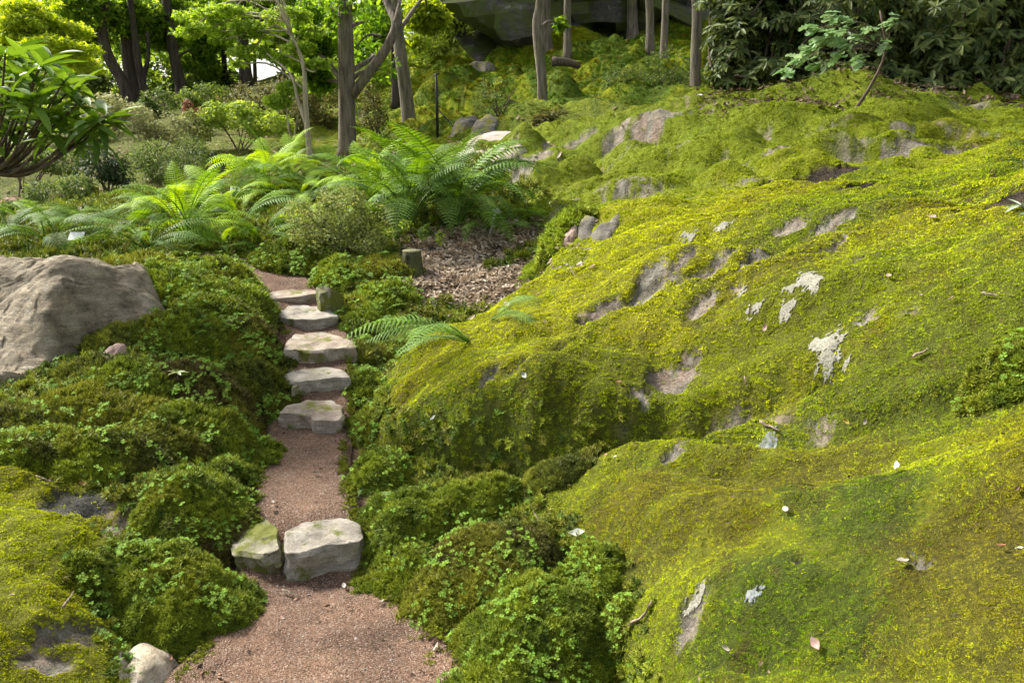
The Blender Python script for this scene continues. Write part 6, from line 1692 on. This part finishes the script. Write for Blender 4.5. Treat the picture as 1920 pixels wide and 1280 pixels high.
def tree(name, label, line, Y, w0, bark, leaf, crown, n, sz, tmpl=DIAM, H=11.0, limbs=(), top=None, auto=5, spread=2.2, group=None, cat='tree', gap=.3, gf=.9, an=1000, asz=.16, up=.8, w1=.55):
    """trunk through pixels at distance Y (base first), carried on above the picture to height H; crown blobs by pixel, more above"""
    P = [PY(px, py, Y + (dy[0] if dy else 0)) for px, py, *dy in line]
    c = P[0].copy(); c[2] = float(hgt(c[0], c[1])) - .05; P[0] = c
    last = P[-1]; dirv = (P[-1] - P[-2]); dirv /= np.linalg.norm(dirv); dirv = dirv * .5 + np.array([0, 0, .5])
    topz = c[2] + H
    while P[-1][2] < topz - 1.0:
        P.append(P[-1] + dirv / np.linalg.norm(dirv) * 1.6 + np.array([rng.normal(0, .12), rng.normal(0, .12), 0]))
    o = thing(name, label, cat, c, 0, group)
    n_ = 40
    L_ = smooth_line(P, n_)
    s = np.linspace(0, 1, n_); r0 = w0 * Y / 1500 / 2
    rad = r0 * (1 - .8 * s ** 1.2) * (1 + .45 * np.exp(-s * 38))
    obj('trunk', mesh_np('trunk', *tube(L_ - c, rad, 14, .03), True, bark), o)
    for k, (lp_, w_a, w_b) in enumerate(limbs):
        Q = np.array([PY(a, b, Y + (dd[0] if dd else 0)) for a, b, *dd in lp_])
        q = smooth_line(Q, 18)
        obj('limb', mesh_np('limb', *tube(q - c, np.linspace(w_a, w_b, 18) * Y / 3000, 9, .03), True, bark), o)
    blobs = [pb_(a, b, Y + (dd[0] if dd else 0), r1, r2) for a, b, r1, r2, *dd in crown]
    parts = []
    # branches to every crown blob
    for b in blobs:
        e = np.array(b[:3]); i = int(np.argmin(np.linalg.norm(L_ - (e - [0, 0, .25 * np.linalg.norm((e - L_[n_ // 2])[:2])]), axis=1))); i = max(i, 6)
        m_ = (L_[i] + e) * .5 + np.array([0, 0, .12 * np.linalg.norm(e - L_[i])]) + rng.normal(0, .08, 3)
        ra = min(rad[i] * .45, .05)
        parts.append(tube(smooth_line([L_[i], m_, e], 8) - c, np.linspace(ra, .01, 8), 6))
    abl = []
    for k in range(auto):
        i = int(n_ * rng.uniform(.62, .97)); a = 6.283 * k / max(auto, 1) + rng.uniform(-.5, .5); d_ = spread * rng.uniform(.5, 1.0)
        e = L_[i] + np.array([math.cos(a) * d_, math.sin(a) * d_, rng.uniform(.4, 1.6)])
        parts.append(tube(smooth_line([L_[i], (L_[i] + e) * .5 + [0, 0, .2], e], 8) - c, np.linspace(rad[i] * .6, .012, 8), 6))
        abl.append([*e, spread * .62, spread * .62, spread * .42])
    if parts:
        obj('branches', mesh_np('branches', *join_np(parts), True, bark), o, kind='stuff')
    ms = []
    if blobs:
        Pp, d_ = cloud_points(blobs, int(n * 2.6), .35, gap, gf)
        Rr = frames(d_ * .3 + np.array([0, 0, up * .6]) + rng.normal(0, .75, d_.shape), rng.uniform(0, 6.283, len(Pp)))
        ms.append(replicate(tmpl[0], tmpl[1], Rr, Pp - c, sz * 1.3 * rng.uniform(.7, 1.3, len(Pp))))
    if abl:
        Pp, d_ = cloud_points(abl, int(an * 1.4), .35, .2, .6)
        Rr = frames(d_ * .3 + np.array([0, 0, up * .6]) + rng.normal(0, .75, d_.shape), rng.uniform(0, 6.283, len(Pp)))
        ms.append(replicate(DIAM[0], DIAM[1], Rr, Pp - c, asz * rng.uniform(.7, 1.3, len(Pp))))
    if ms:
        obj('crown', mesh_np('crown', *join_np(ms), False, leaf), o, kind='stuff')
    return o

GT = 'woodland trees'
tree('oak_tree', 'large oak with furrowed grey trunk and a limb forking right', [(651, 287), (650, 200), (649, 100), (648, 0)], 12, 31, m_oak, m_oaklf,
     [(600, 60, 50, 40, .5), (690, 40, 40, 34, .8), (690, 100, 36, 24, 1.2), (620, 10, 60, 30), (570, 110, 34, 30, .8), (720, 130, 30, 20, 1.2), (600, 150, 26, 22, 1.0)], 5200, .075, OVAL, 12,
     [([(660, 178), (690, 140), (722, 95), (742, 48), (728, 10, .2), (705, -60, .3)], 20, 12), ([(740, 52), (746, 20), (760, -40, .4)], 8, 5), ([(715, 68), (690, 66, .1), (665, 90, .3)], 5, 2)], auto=8, spread=3.0, an=3600, asz=.15)
tree('woodland_tree', 'grey trunk leaning left behind the oak limb', [(770, 240), (762, 180), (752, 110), (745, 50), (738, -20)], 14, 24, m_grey, m_wood2, [(800, 30, 40, 30, 2), (770, 90, 26, 20, 2)], 1800, .08, DIAM, 13, auto=7, spread=3.2, group=GT, an=3800, asz=.15)
tree('woodland_tree', 'thin mossy trunk just left of the leaning grey trunk', [(742, 205), (742, 140), (741, 70), (735, 0)], 17, 16, m_darkb, m_wood1, [(720, 20, 40, 40), (700, 70, 34, 24)], 1600, .09, DIAM, 13, auto=8, spread=3.8, group=GT, an=4500, asz=.2)
tree('woodland_tree', 'slim brown trunk rising from the small rhododendron on the hillside', [(1018, 218), (1016, 150), (1009, 90), (1006, 40), (1012, -20)], 12, 18, m_grey, m_wood1, [(1050, 45, 12, 10, .2)], 80, .06, DIAM, 11, auto=6, spread=2.8, group=GT, an=2600, asz=.15)
tree('woodland_tree', 'straight trunk standing at the crest beside the shaded thicket', [(1305, 172), (1305, 90), (1306, 0)], 13.0, 20, m_grey, m_wood1, [], 0, .08, DIAM, 11, auto=7, spread=3.2, group=GT, an=3200, asz=.16)
for lab, ln, Yt, w_ in [('leftmost thin trunk in front of the cliff', [(984, 66), (983, 0)], 22.5, 13), ('thick pale trunk behind the slim brown one at the cliff', [(1024, 78), (1022, 0)], 21.5, 22), ('grey trunk in front of the middle of the cliff', [(1065, 88), (1064, 0)], 20.5, 14),
                       ('stout trunk before the right part of the cliff', [(1187, 60), (1186, 0)], 22.5, 20), ('left one of the close pair of slim trunks by the crest', [(1219, 84), (1217, 0)], 19.5, 15), ('right one of the close pair of slim trunks by the crest', [(1245, 86), (1248, 0)], 19.0, 13), ('thin dark trunk left of the cliff', [(914, 50), (919, 0)], 23.5, 13)]:
    tree('woodland_tree', lab, ln, Yt, w_, m_grey if 'dark' not in lab else m_darkb, m_wood1, [], 0, .1, DIAM, 12, auto=6, spread=3.6, group=GT, an=4200, asz=.24)
tree('woodland_tree', 'dark leaning trunk at the left of the wood with branching top', [(243, 192), (228, 150), (205, 110), (192, 60), (196, 0)], 22, 21, m_darkb, m_wood1, [(150, 20, 60, 40), (230, 30, 50, 40, 1), (180, 60, 40, 30, 2), (110, 40, 40, 40, 1)], 5200, .11, DIAM, 13, auto=3, group=GT, spread=2.4)
tree('woodland_tree', 'dark thick trunk second from the left in the wood', [(256, 190), (243, 130), (236, 60), (232, -10)], 23, 22, m_darkb, m_dim, [(270, 40, 50, 40, 1), (250, 90, 34, 24, 3)], 3000, .11, DIAM, 13, auto=3, group=GT, spread=2.4)
tree('woodland_tree', 'forked dark trunk in the left wood', [(274, 190), (266, 150), (258, 110), (252, 60)], 22.5, 14, m_darkb, m_dim, [(300, 60, 40, 36, 2)], 1800, .11, DIAM, 12, [([(268, 160), (273, 130), (278, 105), (276, 60)], 9, 6)], auto=4, group=GT, spread=2.6)
tree('woodland_tree', 'straight dark trunk right of the forked one', [(346, 190), (332, 130), (322, 80), (312, 0)], 24, 20, m_darkb, m_dim, [(340, 90, 50, 44, 3), (370, 130, 44, 34, 3), (330, 20, 60, 40, 2), (390, 60, 44, 40, 4)], 5200, .12, DIAM, 13, auto=3, group=GT, spread=2.4)
tree('woodland_tree', 'big brown trunk standing in the sky gap', [(462, 160), (457, 100), (453, 40), (450, -20)], 25, 21, m_darkb, m_wood1, [(440, 30, 60, 30, 2), (520, 20, 50, 34, 2), (400, 20, 44, 34, 3)], 3600, .12, DIAM, 14, [([(458, 55), (485, 42), (510, 22)], 8, 4)], auto=3, group=GT, spread=2.4)
tree('woodland_tree', 'slender dark trunk just left of the sky-gap trunk', [(423, 165), (420, 110), (419, 50)], 28, 10, m_darkb, m_dim, [(415, 60, 24, 40, 2)], 900, .12, DIAM, 12, auto=4, group=GT)
tree('woodland_tree', 'very thin trunk right of the sky-gap trunk', [(479, 165), (478, 130), (477, 100)], 31, 7, m_darkb, m_wood1, [(500, 80, 26, 26, 2)], 700, .12, DIAM, 11, auto=3, group=GT)
tree('woodland_tree', 'distant trunk among the leaves between oak and sky gap', [(590, 200), (588, 120), (585, 30)], 24, 12, m_darkb, m_wood1, [(560, 60, 50, 44, 2), (600, 110, 40, 34, 2), (640, 60, 34, 44, 3), (560, 140, 34, 22, 3)], 4200, .12, DIAM, 12, auto=4, group=GT)
tree('maple_tree', 'yellow-green maple with tiered foliage at the upper left corner', [(-60, 300), (-30, 180), (10, 80), (30, 20)], 13, 12, m_darkb, m_maple, [(60, 45, 60, 22), (120, 60, 50, 18, .4), (30, 20, 50, 18), (90, 85, 54, 16, -.3), (150, 95, 40, 16), (40, 70, 50, 16), (130, 118, 50, 14, .5), (70, 8, 40, 12, .3), (165, 130, 26, 10, .2), (60, 110, 40, 14, .3)], 8500, .055, MAPLE, 4.6, auto=3, spread=1.2, an=900, asz=.06, up=1.6, gf=2.2)
tree('japanese_maple', 'slender pale-stemmed maple with layered light green foliage', [(582, 292), (577, 250), (573, 190), (570, 130), (556, 85), (535, 40)], 11, 11, m_palest, m_jmap,
     [(480, 55, 54, 15, .5), (400, 52, 44, 13, .8), (350, 62, 30, 9, .8), (430, 22, 50, 12, .5), (470, 98, 44, 12, .6), (530, 112, 46, 11, .5), (560, 90, 34, 12, .2), (540, 30, 50, 14, .3), (590, 60, 30, 12), (450, 120, 20, 7, .8), (370, 30, 40, 12, .8), (600, 120, 20, 10), (420, 75, 30, 9, .6)], 7500, .042, MAPLE, 4.4,
     [([(577, 240), (566, 210), (556, 180), (545, 140), (500, 100, .3)], 8, 3), ([(556, 85), (500, 62, .3), (430, 58, .6), (360, 64, .8)], 4, 1.5), ([(535, 40), (470, 30, .3), (420, 26, .5)], 4, 1.5)], auto=3, spread=.9, an=700, asz=.045, up=2.0, gf=3.0)
tree('young_maple', 'thin double-stemmed sapling left of the slender maple', [(548, 285), (545, 255), (538, 215)], 11.4, 6, m_palest, m_jmap, [(520, 190, 26, 12), (545, 165, 26, 12)], 600, .045, MAPLE, 2.6, [([(550, 280), (553, 250), (556, 225)], 4, 2)], auto=1, spread=.5, an=120, asz=.05)

# far wood that closes the view, and the wood beyond the frame
far = []
for k in range(330):
    Yf = rng.uniform(34, 52); xf = rng.uniform(-1.0, .45) * Yf
    zb = float(hgt(xf, Yf)); zt = zb + 10 * rng.uniform(.05, 1) ** 1.3
    far.append([xf, Yf, zt, rng.uniform(1.6, 3.2), rng.uniform(1.6, 3.0), rng.uniform(1.2, 2.2)])
for k in range(130):
    Yf = rng.uniform(27, 33); xf = rng.uniform(-.85, -.12) * Yf
    zb = float(hgt(xf, Yf))
    far.append([xf, Yf, zb + 9 * rng.uniform(.05, 1) ** 1.2, rng.uniform(1.0, 2.0), rng.uniform(1.0, 2.0), rng.uniform(.8, 1.4)])
hole = [PY(495, 128, 42), PY(300, 118, 42), PY(130, 68, 42)]
Pp, d_ = cloud_points(far, 95000, .3, .15, .35)
k_ = np.ones(len(Pp), bool)
for h, (ha, hb) in zip(hole, ((1.5, .75), (.45, .4), (.35, .3))):      # gaps in the leaves where the sky shows
    k_ &= (((Pp[:, 0] / Pp[:, 1] - h[0] / h[1]) * 42 / ha) ** 2 + (((Pp[:, 2] - 1.6) / Pp[:, 1] - (h[2] - 1.6) / h[1]) * 42 / hb) ** 2) > rng.uniform(.5, 1.5, len(Pp))
Pp, d_ = Pp[k_], d_[k_]
m_far = pal('far_wood_leaf', (.10, .18, .025), (.20, .30, .045), (.36, .44, .08), .62)
obj('far_wood', leaf_mesh('far_wood', Pp, d_, m_far, .34, DIAM, .35, .3, .9), kind='stuff')['label'] = 'far wood of broadleaf trees closing the view at left'
